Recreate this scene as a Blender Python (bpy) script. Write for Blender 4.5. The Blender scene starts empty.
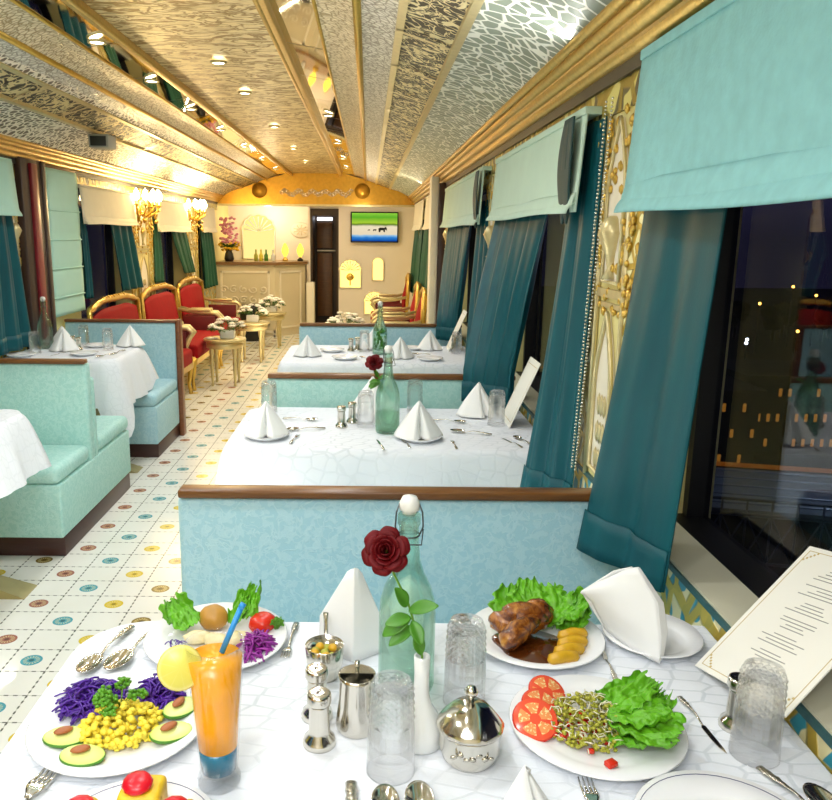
import bpy, bmesh, math, random
from mathutils import Vector, Matrix, noise
R_ = math.radians
PI = math.pi
rnd = random.Random(7)
COL = bpy.context.scene.collection

# ------------------------------------------------------------------ helpers
def lin(h):
    h = h.lstrip('#')
    o = []
    for i in (0, 2, 4):
        c = int(h[i:i+2], 16) / 255
        o.append(c / 12.92 if c <= .04045 else ((c + .055) / 1.055) ** 2.4)
    return (o[0], o[1], o[2], 1)

class NT:
    def __init__(s, name):
        s.mat = bpy.data.materials.new(name); s.mat.use_nodes = True
        s.t = s.mat.node_tree; s.t.nodes.clear()
        s.out = s.t.nodes.new('ShaderNodeOutputMaterial')
    def n(s, ty, **kw):
        x = s.t.nodes.new('ShaderNode' + ty)
        for k, v in kw.items(): setattr(x, k, v)
        return x
    def link(s, a, b): s.t.links.new(a, b)
    def put(s, sock, v):
        if isinstance(v, bpy.types.NodeSocket): s.link(v, sock)
        else: sock.default_value = v
    def m(s, op, a, b=None, c=None):
        x = s.n('Math', operation=op); s.put(x.inputs[0], a)
        if b is not None: s.put(x.inputs[1], b)
        if c is not None: s.put(x.inputs[2], c)
        return x.outputs[0]
    def mix(s, f, a, b):
        x = s.n('Mix', data_type='RGBA'); s.put(x.inputs[0], f); s.put(x.inputs[6], a); s.put(x.inputs[7], b)
        return x.outputs[2]
    def ramp(s, f, stops, interp='LINEAR'):
        x = s.n('ValToRGB'); s.link(f, x.inputs[0]); x.color_ramp.interpolation = interp
        e = x.color_ramp.elements
        while len(e) < len(stops): e.new(.5)
        for k, (p, c) in enumerate(stops):
            e[k].position = p; e[k].color = c if len(c) == 4 else (*c, 1)
        return x.outputs[0]
    def coord(s, scale=(1, 1, 1), rot=(0, 0, 0), kind='Object'):
        tc = s.n('TexCoord'); mp = s.n('Mapping')
        s.link(tc.outputs[kind], mp.inputs[0]); mp.inputs['Scale'].default_value = scale; mp.inputs['Rotation'].default_value = rot
        return mp.outputs[0]
    def xyz(s, v):
        x = s.n('SeparateXYZ'); s.link(v, x.inputs[0]); return x.outputs
    def voro(s, vec, scale, feature='DISTANCE_TO_EDGE', rand=1.0):
        x = s.n('TexVoronoi', feature=feature); s.link(vec, x.inputs['Vector']); x.inputs['Scale'].default_value = scale
        x.inputs['Randomness'].default_value = rand
        return x.outputs['Distance']
    def noise(s, vec, scale, detail=2, rough=.5, dist=0):
        x = s.n('TexNoise'); s.link(vec, x.inputs['Vector']); x.inputs['Scale'].default_value = scale
        x.inputs['Detail'].default_value = detail; x.inputs['Roughness'].default_value = rough; x.inputs['Distortion'].default_value = dist
        return x.outputs['Fac']
    def wave(s, vec, scale, dist=0, detail=2, ty='RINGS', dscale=1):
        x = s.n('TexWave', wave_type=ty); s.link(vec, x.inputs['Vector']); x.inputs['Scale'].default_value = scale
        x.inputs['Distortion'].default_value = dist; x.inputs['Detail'].default_value = detail; x.inputs['Detail Scale'].default_value = dscale
        return x.outputs['Fac']
    def bsdf(s, col, rough=.5, metal=0, bump=None, bstr=.3, bdist=.01, **kw):
        b = s.n('BsdfPrincipled'); s.put(b.inputs['Base Color'], col); s.put(b.inputs['Roughness'], rough); s.put(b.inputs['Metallic'], metal)
        for k, v in kw.items(): s.put(b.inputs[k.replace('_', ' ')], v)
        if bump is not None:
            bp = s.n('Bump'); s.link(bump, bp.inputs['Height']); bp.inputs['Strength'].default_value = bstr; bp.inputs['Distance'].default_value = bdist
            s.link(bp.outputs[0], b.inputs['Normal'])
        s.link(b.outputs[0], s.out.inputs[0]); return s.mat

def simple(name, h, rough=.5, metal=0, var=.12, vs=8, bumps=None, bstr=.2, bdist=.005, **kw):
    t = NT(name); v = t.coord(); c = lin(h)
    d = tuple(x * (1 - var) for x in c[:3]) + (1,)
    nz = t.noise(v, vs, 3)
    col = t.mix(nz, d, tuple(min(1, x * (1 + var * .6)) for x in c[:3]) + (1,))
    bp = t.noise(v, bumps, 3) if bumps else None
    return t.bsdf(col, rough, metal, bp, bstr, bdist, **kw)

def emis(name, h, st):
    t = NT(name); e = t.n('Emission'); e.inputs[0].default_value = lin(h); e.inputs[1].default_value = st
    t.link(e.outputs[0], t.out.inputs[0]); return t.mat

def thin_glass(name, tint='#ffffff', refl=1.0, rough=0.0):
    t = NT(name)
    tr = t.n('BsdfTransparent'); tr.inputs[0].default_value = lin(tint)
    gl = t.n('BsdfGlossy'); gl.inputs['Roughness'].default_value = rough
    fr = t.n('LayerWeight'); fr.inputs[0].default_value = .5
    f5 = t.m('ADD', t.m('MULTIPLY', t.m('POWER', fr.outputs['Facing'], 4.0), .9), .04)
    mx = t.n('MixShader'); t.link(t.m('MULTIPLY', f5, refl), mx.inputs[0])
    t.link(tr.outputs[0], mx.inputs[1]); t.link(gl.outputs[0], mx.inputs[2]); t.link(mx.outputs[0], t.out.inputs[0])
    return t.mat

def real_glass(name, tint='#ffffff', clear=.4):
    t = NT(name)
    g = t.n('BsdfGlass'); g.inputs['Color'].default_value = lin(tint); g.inputs['Roughness'].default_value = 0.0; g.inputs['IOR'].default_value = 1.45
    tr = t.n('BsdfTransparent'); tr.inputs[0].default_value = lin(tint)
    mx = t.n('MixShader'); mx.inputs[0].default_value = clear
    t.link(g.outputs[0], mx.inputs[1]); t.link(tr.outputs[0], mx.inputs[2]); t.link(mx.outputs[0], t.out.inputs[0])
    return t.mat

class MB:
    def __init__(s): s.v = []; s.f = []; s.mi = []; s.sm = []
    def add(s, vs, fs, mi=0, smooth=False, M=None):
        b = len(s.v)
        s.v += [tuple(M @ Vector(p)) if M else tuple(p) for p in vs]
        for f in fs:
            s.f.append(tuple(b + i for i in f)); s.mi.append(mi); s.sm.append(smooth)
        return s
    def box(s, x0, x1, y0, y1, z0, z1, mi=0, M=None):
        vs = [(x0,y0,z0),(x1,y0,z0),(x1,y1,z0),(x0,y1,z0),(x0,y0,z1),(x1,y0,z1),(x1,y1,z1),(x0,y1,z1)]
        return s.add(vs, [(0,3,2,1),(4,5,6,7),(0,1,5,4),(1,2,6,5),(2,3,7,6),(3,0,4,7)], mi, False, M)
    def rbox(s, x0, x1, y0, y1, z0, z1, r=.01, seg=3, mi=0, M=None, smooth=True):
        bm = bmesh.new(); bmesh.ops.create_cube(bm, size=1)
        for v in bm.verts:
            v.co = Vector(((x0+x1)/2 + v.co.x*(x1-x0), (y0+y1)/2 + v.co.y*(y1-y0), (z0+z1)/2 + v.co.z*(z1-z0)))
        bmesh.ops.bevel(bm, geom=bm.edges[:], offset=r, segments=seg, affect='EDGES', profile=.5)
        bm.verts.index_update()
        s.add([v.co.copy() for v in bm.verts], [[v.index for v in f.verts] for f in bm.faces], mi, smooth, M); bm.free(); return s
    def lathe(s, prof, n=24, c=(0,0,0), mi=0, smooth=True, mod=None, M=None, ring=False):
        vs = []; fs = []
        for j, (r, z) in enumerate(prof):
            for i in range(n):
                a = 2*PI*i/n; rr = r if mod is None else mod(r, z, a, j)
                vs.append((c[0]+rr*math.cos(a), c[1]+rr*math.sin(a), c[2]+z))
        for j in range(len(prof)-1):
            for i in range(n):
                k = (i+1) % n; fs.append((j*n+i, j*n+k, (j+1)*n+k, (j+1)*n+i))
        if ring: fs += [((len(prof)-1)*n+i, (len(prof)-1)*n+(i+1) % n, (i+1) % n, i) for i in range(n)]
        else:
            if prof[0][0] > 0: fs.append(tuple(range(n-1, -1, -1)))
            if prof[-1][0] > 0: fs.append(tuple((len(prof)-1)*n+i for i in range(n)))
        return s.add(vs, fs, mi, smooth, M)
    def tube(s, pts, r, n=8, mi=0, M=None, flat=1.0):
        pts = [Vector(p) for p in pts]; m = len(pts); rs = r if isinstance(r, (list, tuple)) else [r]*m
        vs = []; fs = []; up = Vector((0,0,1)); prev = None
        for i, p in enumerate(pts):
            t = (pts[min(i+1,m-1)] - pts[max(i-1,0)])
            if t.length < 1e-9: t = Vector((0,0,1))
            t.normalize()
            if prev is None:
                a = up if abs(t.dot(up)) < .95 else Vector((1,0,0)); x = t.cross(a).normalized()
            else:
                x = (prev - t*prev.dot(t))
                x = x.normalized() if x.length > 1e-6 else t.orthogonal().normalized()
            prev = x; y = t.cross(x)
            for k in range(n):
                a = 2*PI*k/n; vs.append(p + x*math.cos(a)*rs[i] + y*math.sin(a)*rs[i]*flat)
        for i in range(m-1):
            for k in range(n):
                q = (k+1) % n; fs.append((i*n+k, i*n+q, (i+1)*n+q, (i+1)*n+k))
        fs.append(tuple(range(n-1,-1,-1))); fs.append(tuple((m-1)*n+k for k in range(n)))
        return s.add(vs, fs, mi, True, M)
    def grid(s, fn, nu, nv, mi=0, smooth=True, thick=0, M=None):
        vs = [fn(i/nu, j/nv) for j in range(nv+1) for i in range(nu+1)]; w = nu+1
        fs = [(j*w+i, j*w+i+1, (j+1)*w+i+1, (j+1)*w+i) for j in range(nv) for i in range(nu)]
        if thick:
            bm = bmesh.new(); bv = [bm.verts.new(p) for p in vs]
            for f in fs: bm.faces.new([bv[i] for i in f])
            bm.normal_update()
            bmesh.ops.solidify(bm, geom=bm.faces[:], thickness=thick); bm.verts.index_update()
            vs = [v.co.copy() for v in bm.verts]; fs = [[v.index for v in f.verts] for f in bm.faces]; bm.free()
        return s.add(vs, fs, mi, smooth, M)
    def prism(s, poly, d0, d1, axis='z', mi=0, M=None, smooth=False):
        mp = {'z': lambda a,b,d: (a,b,d), 'y': lambda a,b,d: (a,d,b), 'x': lambda a,b,d: (d,a,b)}[axis]
        n = len(poly); vs = [mp(a,b,d0) for a,b in poly] + [mp(a,b,d1) for a,b in poly]
        fs = [tuple(range(n-1,-1,-1)), tuple(range(n,2*n))] + [(i,(i+1)%n,n+(i+1)%n,n+i) for i in range(n)]
        return s.add(vs, fs, mi, smooth, M)
    def ico(s, c, r, sub=2, amp=0, fr=3, seed=0, mi=0, M=None, smooth=True):
        bm = bmesh.new(); bmesh.ops.create_icosphere(bm, subdivisions=sub, radius=1)
        r = (r, r, r) if not isinstance(r, (tuple, list)) else r
        vs = []
        for v in bm.verts:
            k = 1 + (amp * noise.noise(v.co*fr + Vector((seed*3.7, seed*1.3, seed))) if amp else 0)
            p = Vector((v.co.x*r[0]*k, v.co.y*r[1]*k, v.co.z*r[2]*k))
            if M: p = M @ p
            vs.append(p + Vector(c))
        fs = [[v.index for v in f.verts] for f in bm.faces]; bm.free()
        return s.add(vs, fs, mi, smooth)
    def build(s, name, mats, parent=None, loc=None, rot=None, fix=True):
        me = bpy.data.meshes.new(name); me.from_pydata(s.v, [], s.f)
        for m in (mats if isinstance(mats, (list, tuple)) else [mats]): me.materials.append(m)
        me.polygons.foreach_set('material_index', s.mi); me.polygons.foreach_set('use_smooth', s.sm)
        if fix:
            bm = bmesh.new(); bm.from_mesh(me); bmesh.ops.recalc_face_normals(bm, faces=bm.faces[:]); bm.to_mesh(me); bm.free()
        me.update()
        o = bpy.data.objects.new(name, me); COL.objects.link(o)
        if parent: o.parent = parent
        if loc: o.location = loc
        if rot: o.rotation_euler = rot
        return o

def tag(o, label, cat, group=None, kind=None):
    if label: o['label'] = label
    if cat: o['category'] = cat
    if group: o['group'] = group
    if kind: o['kind'] = kind
    return o
def thing(name, label, cat, loc=(0,0,0), rz=0, group=None):
    o = bpy.data.objects.new(name, None); COL.objects.link(o); o.empty_display_size = .05
    o.location = loc; o.rotation_euler = (0,0,rz); return tag(o, label, cat, group)
def dup(root, loc, rz=0, label=None, group=None, scale=None):
    r = root.copy(); COL.objects.link(r); r.location = loc; r.rotation_euler = (0,0,rz)
    if scale: r.scale = (scale,)*3
    if label: r['label'] = label
    if group: r['group'] = group
    for ch in list(root.children):
        c = ch.copy(); COL.objects.link(c); c.parent = r
        for g in list(ch.children):
            d = g.copy(); COL.objects.link(d); d.parent = c
    return r
def struct(o): o['kind'] = 'structure'; return o
def stuff(o): o['kind'] = 'stuff'; return o
def TR(loc=(0,0,0), rx=0, ry=0, rz=0, sc=(1,1,1)):
    return Matrix.Translation(loc) @ Matrix.Rotation(rz,4,'Z') @ Matrix.Rotation(ry,4,'Y') @ Matrix.Rotation(rx,4,'X') @ Matrix.Diagonal((*sc,1))
def smoothstep(t): t = max(0, min(1, t)); return t*t*(3-2*t)

# ------------------------------------------------------------------ materials
def mat_floor():
    t = NT('tiled floor'); x, y, z = t.xyz(t.coord())
    u = t.m('ADD', t.m('DIVIDE', t.m('ADD', x, 1.393), .1600), 80.5); v = t.m('ADD', t.m('DIVIDE', t.m('SUBTRACT', y, 2.773), .1505), 80.5)
    cu = t.m('FLOOR', u); cv = t.m('FLOOR', v); fu = t.m('SUBTRACT', t.m('FRACT', u), .5); fv = t.m('SUBTRACT', t.m('FRACT', v), .5)
    r = t.m('SQRT', t.m('ADD', t.m('MULTIPLY', fu, fu), t.m('MULTIPLY', fv, fv)))
    even = t.m('LESS_THAN', t.m('MODULO', t.m('ADD', cu, cv), 2), .5)
    dot = t.m('MULTIPLY', even, t.m('LESS_THAN', r, .245))
    k = t.m('DIVIDE', t.m('MODULO', cu, 4), 4)
    dc = t.ramp(k, [(0, lin('#a0685a')), (.24, lin('#4f9fae')), (.49, lin('#d6bb30')), (.74, lin('#7d6a30'))], 'CONSTANT')
    ang = t.m('ARCTAN2', fv, fu)
    pet = t.m('MULTIPLY', t.m('GREATER_THAN', t.m('SINE', t.m('MULTIPLY', ang, 16)), -.1), t.m('MULTIPLY', t.m('GREATER_THAN', r, .10), t.m('LESS_THAN', r, .19)))
    dc2 = t.mix(t.m('MULTIPLY', pet, .45), dc, lin('#f2e6a8'))
    dc2 = t.mix(t.m('MULTIPLY', t.m('LESS_THAN', r, .06), .6), dc2, lin('#2c2c20'))
    eu = t.m('ABSOLUTE', fu); ev = t.m('ABSOLUTE', fv)
    dash_v = t.m('GREATER_THAN', t.m('FRACT', t.m('MULTIPLY', t.m('FRACT', v), 5)), .5)
    dash_u = t.m('GREATER_THAN', t.m('FRACT', t.m('MULTIPLY', t.m('FRACT', u), 5)), .5)
    l1 = t.m('MULTIPLY', t.m('GREATER_THAN', eu, .478), dash_v); l2 = t.m('MULTIPLY', t.m('GREATER_THAN', ev, .480), dash_u)
    ln = t.m('MAXIMUM', l1, l2)
    base = t.mix(t.noise(t.coord(), 5, 3), lin('#e3e4da'), lin('#f3f3ee'))
    grout = t.m('MAXIMUM', t.m('GREATER_THAN', eu, .49), t.m('GREATER_THAN', ev, .49))
    base = t.mix(grout, base, lin('#b9bcae'))
    c = t.mix(t.m('MULTIPLY', ln, .85), base, lin('#3a3d36'))
    c = t.mix(dot, c, dc2)
    return t.bsdf(c, .22, Specular_IOR_Level=.4)

def mat_damask(name, a, b, scale=5, rough=.6):
    t = NT(name); v = t.coord()
    n1 = t.noise(v, scale*2.6, 1.5, .5, 1.2); n2 = t.noise(v, scale*5, 2, .5, .6)
    c1 = t.ramp(t.m('ABSOLUTE', t.m('SUBTRACT', n1, .5)), [(.012, (1,1,1)), (.03, (0,0,0))])
    c2 = t.ramp(n2, [(.5, (0,0,0)), (.54, (1,1,1))])
    f = t.m('MAXIMUM', c1, t.m('MULTIPLY', c2, .7)); fine = t.noise(v, 260, 2)
    x, y, z = t.xyz(v); rib = t.m('MULTIPLY', t.m('ADD', t.m('SINE', t.m('MULTIPLY', t.m('ADD', x, y), 1500)), 1), .08)
    col = t.mix(t.m('MULTIPLY', f, t.m('ADD', .35, t.m('MULTIPLY', fine, .6))), lin(a), lin(b))
    return t.bsdf(col, rough, 0, t.m('ADD', f, fine), .3, .003, Specular_IOR_Level=.35)

def mat_cloth():
    t = NT('white damask tablecloth'); v = t.coord((1, 1.9, 1), (0, 0, .35)); d = t.voro(v, 17, rand=.55)
    f = t.ramp(d, [(.035, (1,1,1)), (.075, (0,0,0))]); patch = t.ramp(t.noise(t.coord(), 2.6, 1), [(.38, (.15,.15,.15)), (.62, (1,1,1))])
    fine = t.noise(t.coord(), 90, 3); gz = t.m('ADD', .15, t.m('MULTIPLY', t.m('ABSOLUTE', t.xyz(t.n('NewGeometry').outputs['Normal'])[2]), .85))
    col = t.mix(t.m('MULTIPLY', t.m('MULTIPLY', f, t.m('MULTIPLY', patch, gz)), t.m('ADD', .45, t.m('MULTIPLY', fine, .7))), lin('#eaeef4'), lin('#cfd6dc'))
    return t.bsdf(col, .6, 0, t.m('ADD', t.m('MULTIPLY', f, -.6), fine), .25, .003, Specular_IOR_Level=.3)

def mat_lace(name, line, cell, scale, width, metal=.5, rough=.35, stretch=(1,1,1), bstr=.5):
    t = NT(name); v = t.coord(stretch)
    d = t.voro(v, scale)
    f = t.ramp(d, [(width*.6, (1,1,1)), (width, (0,0,0))])
    nz = t.noise(v, scale*.25, 3)
    cc = t.mix(nz, lin(cell), tuple(c*.75 for c in lin(cell)[:3])+(1,))
    return t.bsdf(t.mix(f, cc, lin(line)), rough, metal, f, bstr, .006)

def mat_silver_foil(name, a, b, scale, metal=.55, stretch=(1,1,1), bstr=.5):
    t = NT(name); v = t.coord(stretch); d = t.voro(v, scale); n2 = t.noise(v, scale*.6, 4, .6, 1.5)
    f = t.ramp(d, [(.02, (0,0,0)), (.16, (1,1,1))])
    return t.bsdf(t.mix(t.m('MULTIPLY', f, t.m('ADD', n2, .25)), lin(a), lin(b)), .36, metal, t.m('ADD', f, n2), bstr, .006)

def mat_fret(name, gold, dark, scale=9, metal=.6):
    t = NT(name); v = t.coord(); n1 = t.noise(v, scale, 1.5, .5, 1.6); n2 = t.noise(v, scale*1.9, 1, .5, .8)
    f = t.m('MAXIMUM', t.ramp(t.m('ABSOLUTE', t.m('SUBTRACT', n1, .5)), [(.034, (1,1,1)), (.05, (0,0,0))]), t.ramp(t.m('ABSOLUTE', t.m('SUBTRACT', n2, .5)), [(.02, (1,1,1)), (.032, (0,0,0))]))
    return t.bsdf(t.mix(f, lin(dark), lin(gold)), .45, t.m('MULTIPLY', f, metal), f, .8, .01)

def mat_goldpanel():
    t = NT('embossed gold ceiling'); n1 = t.noise(t.coord((2.2, 5.0, 1)), 2.6, 3, .55, 1.4); n2 = t.noise(t.coord((1, 2, 1)), 26, 2)
    f = t.ramp(t.m('ABSOLUTE', t.m('SUBTRACT', n1, .5)), [(.015, (0,0,0)), (.075, (1,1,1))])
    k = t.m('MULTIPLY', f, t.m('ADD', .55, t.m('MULTIPLY', n2, .5)))
    return t.bsdf(t.mix(k, lin('#8a6a22'), lin('#f0e2b4')), .38, .45, t.m('ADD', k, t.m('MULTIPLY', n2, .6)), .5, .008)

def mat_wood(name, a, b, rough=.35, sc=(3, 30, 30)):
    t = NT(name); v = t.coord(sc); n2 = t.noise(v, 2.2, 4, .6, .8)
    return t.bsdf(t.mix(n2, lin(a), lin(b)), rough)

def mat_vine(name, bg, gold, dark, sc=13):
    t = NT(name); v = t.coord(); d = t.voro(v, sc); w = t.wave(v, sc*.35, 8, 2, 'RINGS', 1.5)
    e = t.ramp(d, [(.10, (1,1,1)), (.15, (0,0,0))]); f = t.ramp(w, [(.45, (0,0,0)), (.55, (1,1,1))])
    c = t.mix(f, lin(bg), lin(dark)); g = t.m('MULTIPLY', e, .9)
    return t.bsdf(t.mix(g, c, lin(gold)), .4, t.m('MULTIPLY', g, .6), e, .6, .006)

M = {}
M['floor'] = mat_floor()
M['bench'] = mat_damask('aqua damask upholstery', '#a8d3df', '#c4e3ea', 9)
M['benchg'] = mat_damask('green aqua damask upholstery', '#a9dad3', '#c6e9e2', 9)
M['cloth'] = mat_cloth()
M['napkin'] = simple('white napkin linen', '#f4f5f3', .7, 0, .04, 6, 180, .12, .002, Sheen_Weight=.3)
M['laceA'] = mat_lace('white lace over green ceiling', '#eef0e8', '#8f9c8e', 17, .10, .2, .42, (1, 1.0, 1))
M['laceL'] = mat_lace('silver lace ceiling', '#f1ecdf', '#6f6856', 24, .16, .25, .42)
M['foil'] = mat_silver_foil('hammered silver ceiling', '#8f8c80', '#f2f1ea', 34, .3)
M['foilw'] = mat_silver_foil('hammered pale gold ceiling', '#94845a', '#f2ead2', 30, .35, (1, 1.4, 1))
M['fretl'] = mat_fret('gold fretwork on dark brown', '#dccb98', '#1c150a', 8, .15)
M['fret'] = mat_fret('gold fretwork on dark', '#e3d5a6', '#241c0c', 9.5, .25)
M['goldpanel'] = mat_goldpanel()
M['gold'] = simple('polished gold leaf', '#dcb65a', .28, .85, .25, 40, 60, .35, .004)
M['goldm'] = simple('gilt moulding', '#d9b56a', .34, .75, .3, 50, 90, .5, .004)
M['goldpale'] = simple('pale champagne gilt', '#d8c998', .38, .6, .2, 30, 60, .3, .003)
M['goldlit'] = simple('bulkhead gold', '#dca63c', .3, .7, .25, 20, 30, .3, .006)
M['mirror'] = NT('ceiling mirror').bsdf((.92,.92,.9,1), .03, 1)
M['wood'] = mat_wood('walnut trim', '#4a2a12', '#8a5a2a', .3)
M['woodred'] = mat_wood('mahogany trim', '#5a2a18', '#95603c', .3)
M['plinth'] = mat_wood('dark plinth wood', '#2c1512', '#4a2620', .35)
M['winframe'] = simple('black window frame', '#0d0d10', .4, 0, .1)
M['post'] = simple('dark brown lacquer', '#3a2620', .35, 0, .2, 6)
M['redlac'] = simple('red lacquer strip', '#7e1420', .35, 0, .2, 6)
M['cream'] = simple('cream painted panel', '#efe6d2', .45, 0, .06, 4)
M['creamy'] = simple('yellow cream wall', '#eadf9a', .45, 0, .12, 5)
M['sill'] = simple('cream window sill', '#dcd8bd', .35, 0, .08, 6)
M['vine'] = mat_vine('gilt vine panel', '#f4eeb8', '#c9a936', '#9a8a34', 15)
M['teal_vine'] = mat_vine('teal and gold painted vine', '#f1e6b4', '#d8b83a', '#2f93ac', 12)
M['tealband'] = simple('dark teal painted line', '#2a5a5e', .4, 0, .3, 30)
M['frieze'] = mat_vine('arabesque frieze', '#ded27c', '#a58f2e', '#4b4420', 9)
M['darkband'] = simple('dark cornice band', '#2b2a26', .4, 0, .2, 8)
M['blind'] = simple('aqua roman blind fabric', '#93ced1', .8, 0, .2, 26, 120, .4, .003)
M['blindg'] = simple('pale green roman blind fabric', '#c3dccb', .75, 0, .08, 10, 120, .3, .003)
M['blindc'] = simple('cream roman blind fabric', '#e0d8c2', .75, 0, .08, 10, 120, .3, .003)
M['blindl'] = simple('pale aqua lowered blind', '#b2dccf', .75, 0, .05, 8, 120, .2, .003)
def mat_curtain(name, a, b):
    t = NT(name); v = t.coord((6, 6, 1)); n2 = t.noise(v, 3, 3)
    return t.bsdf(t.mix(n2, lin(a), lin(b)), .5, 0, t.noise(t.coord(), 200, 2), .15, .002, Specular_IOR_Level=.3)
M['curtain'] = mat_curtain('teal satin curtain', '#033d47', '#055c65')
M['curtaing'] = mat_curtain('green satin curtain', '#123e30', '#2a5f48')
M['strap'] = simple('dark teal strap', '#123a3c', .6, 0, .3, 20)
M['dark'] = simple('black lacquer', '#141414', .35, 0, .1)
M['bead'] = simple('silver bead chain', '#d8d8c8', .25, .7, .1, 40)
M['pane'] = thin_glass('window glass', '#e6e8ee', .8)
M['china'] = simple('white china', '#f6f7f8', .12, 0, .01, 3, Coat_Weight=.4)
M['blueline'] = simple('navy china decoration', '#2a2f63', .3, 0, .1)
M['silver'] = simple('polished silver', '#dcd8ce', .14, 1, .06, 20)
M['silverorn'] = simple('ornate silver', '#cfcabc', .24, 1, .2, 60, 140, .6, .003)
M['crystal'] = real_glass('cut crystal', '#ffffff', .6)
M['bottle'] = real_glass('greenish clear glass', '#f1fcf7', .6)
M['water'] = thin_glass('greenish water', '#e6f5e8', .5)
M['greenliq'] = simple('green leaves in bottle', '#4f8a2a', .4, 0, .3, 40)
M['thin'] = thin_glass('thin drinking glass', '#ffffff', .6)
M['glassbase'] = real_glass('thick glass foot', '#ffffff', .72)
M['wire'] = simple('steel wire', '#5d6066', .3, .9, .1)
M['rubber'] = simple('white porcelain stopper', '#ecebe4', .35, 0, .04)
M['orange'] = simple('orange juice', '#f0a414', .25, 0, .15, 30, Emission_Color=lin('#e89410'), Emission_Strength=.14)  # slight emission put into the juice so the drink looks brighter
M['bluedrink'] = simple('blue syrup', '#14789c', .15, 0, .2, 30)
M['straw'] = simple('blue plastic straw', '#2f93dc', .35, 0, .15, 60)
def mat_lemon():
    t = NT('lemon flesh'); x, y, z = t.xyz(t.coord()); r = t.m('SQRT', t.m('ADD', t.m('MULTIPLY', x, x), t.m('MULTIPLY', z, z)))
    a = t.m('ARCTAN2', z, x); s = t.m('ABSOLUTE', t.m('SINE', t.m('MULTIPLY', a, 4.5)))
    rad = t.ramp(t.m('MULTIPLY', r, 29), [(.72, lin('#e2da62')), (.82, lin('#ece48a')), (.92, lin('#dfca2c'))])
    return t.bsdf(t.mix(t.m('MULTIPLY', t.m('LESS_THAN', s, .14), .10), rad, lin('#f6f2cc')), .3, Subsurface_Weight=.0)
M['lemon'] = mat_lemon()
M['vase'] = simple('white glazed vase', '#eef1f0', .15, 0, .02, 4, Coat_Weight=.5)
M['rose'] = simple('dark red rose petal', '#66020a', .6, 0, .45, 24, 60, .15, .002, Specular_IOR_Level=.25)
M['stem'] = simple('green stem', '#6da02a', .5, 0, .2, 30)
M['leaf'] = simple('rose leaf', '#4f8f22', .45, 0, .35, 30)
M['lettuce'] = simple('lettuce', '#6cb81e', .45, 0, .5, 55, 110, .6, .004)
M['parsley'] = simple('parsley', '#5d9f20', .5, 0, .5, 60)
M['cabbage'] = simple('purple cabbage', '#54249c', .4, 0, .5, 40)
M['cabbagep'] = simple('pink purple cabbage', '#9a2a9c', .4, 0, .5, 40)
M['corn'] = simple('sweetcorn', '#f8e24e', .5, 0, .14, 60, Specular_IOR_Level=.3)
def mat_cuke():
    t = NT('cucumber flesh'); x, y, z = t.xyz(t.coord()); 
    r = t.m('SQRT', t.m('ADD', t.m('MULTIPLY', x, x), t.m('MULTIPLY', t.m('MULTIPLY', y, y), 2.4)))
    return t.bsdf(t.ramp(t.m('MULTIPLY', r, 25), [(.35, lin('#e2ea92')), (.7, lin('#d3e47c')), (.92, lin('#a6cc48'))]), .3)
M['cuke'] = mat_cuke()
M['cukeskin'] = simple('cucumber skin', '#4f8f26', .4, 0, .3, 40)
M['almond'] = simple('brown almond', '#b06a3c', .5, 0, .2, 60)
M['tomato'] = simple('tomato skin', '#d8301c', .25, 0, .15, 20)
def mat_tomato():
    t = NT('tomato flesh'); v = t.coord(); x, y, z = t.xyz(v); r = t.m('MULTIPLY', t.m('SQRT', t.m('ADD', t.m('MULTIPLY', x, x), t.m('MULTIPLY', y, y))), 28)
    a = t.m('ARCTAN2', y, x); s = t.m('ABSOLUTE', t.m('SINE', t.m('MULTIPLY', a, 2.5)))
    seed = t.m('MULTIPLY', t.m('GREATER_THAN', s, .4), t.m('MULTIPLY', t.m('GREATER_THAN', r, .25), t.m('LESS_THAN', r, .75)))
    c = t.mix(seed, lin('#ef5a3c'), lin('#f29a5c')); c = t.mix(t.m('MULTIPLY', seed, t.m('GREATER_THAN', t.noise(v, 220, 1), .58)), c, lin('#f7dfa0'))
    return t.bsdf(c, .2)
M['tomatof'] = mat_tomato()
M['sprout'] = simple('sprouted bean', '#b3b23c', .4, 0, .4, 60)
M['sproutt'] = simple('sprout tail', '#f1ecd0', .4, 0, .1, 60)
def mat_chicken():
    t = NT('roast chicken glaze'); v = t.coord(); n1 = t.noise(v, 34, 4, .65, .6)
    c = t.ramp(n1, [(.34, lin('#2a1204')), (.46, lin('#6e3408')), (.58, lin('#a8661c')), (.72, lin('#d9a04a'))])
    return t.bsdf(c, .25, 0, t.noise(v, 60, 4, .65), .7, .006, Coat_Weight=.4)
M['chicken'] = mat_chicken()
M['sauce'] = simple('brown gravy', '#5a2a0a', .12, 0, .5, 25, Coat_Weight=.7)
M['kebab'] = simple('golden yellow kebab', '#d9a81e', .4, 0, .4, 50, 60, .6, .004)
M['fritter'] = simple('golden fried dumpling', '#c8933c', .45, 0, .4, 30, 40, .5, .004)
M['mushroom'] = simple('pale sauteed slice', '#ecdfae', .4, 0, .3, 50)
M['yellowcake'] = simple('soft yellow paneer cube', '#ecc62a', .5, 0, .3, 40, 40, .6, .005)
M['redpetal'] = simple('red cherry', '#d80f26', .3, 0, .15, 20)
M['paper'] = simple('ivory menu card', '#f3f1e6', .6, 0, .02, 3)
M['ink'] = simple('grey printed text', '#8b8a84', .7, 0, .05)
M['goldink'] = simple('gold printed border', '#c8b070', .5, .1, .1)
M['red'] = simple('red velvet', '#96030d', .75, 0, .3, 8, 60, .2, .003, Specular_IOR_Level=.2)
M['redd'] = simple('dark red velvet', '#6a0e16', .6, 0, .35, 8)
M['petalw'] = simple('white flower petals', '#f2efe6', .5, 0, .15, 30)
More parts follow.
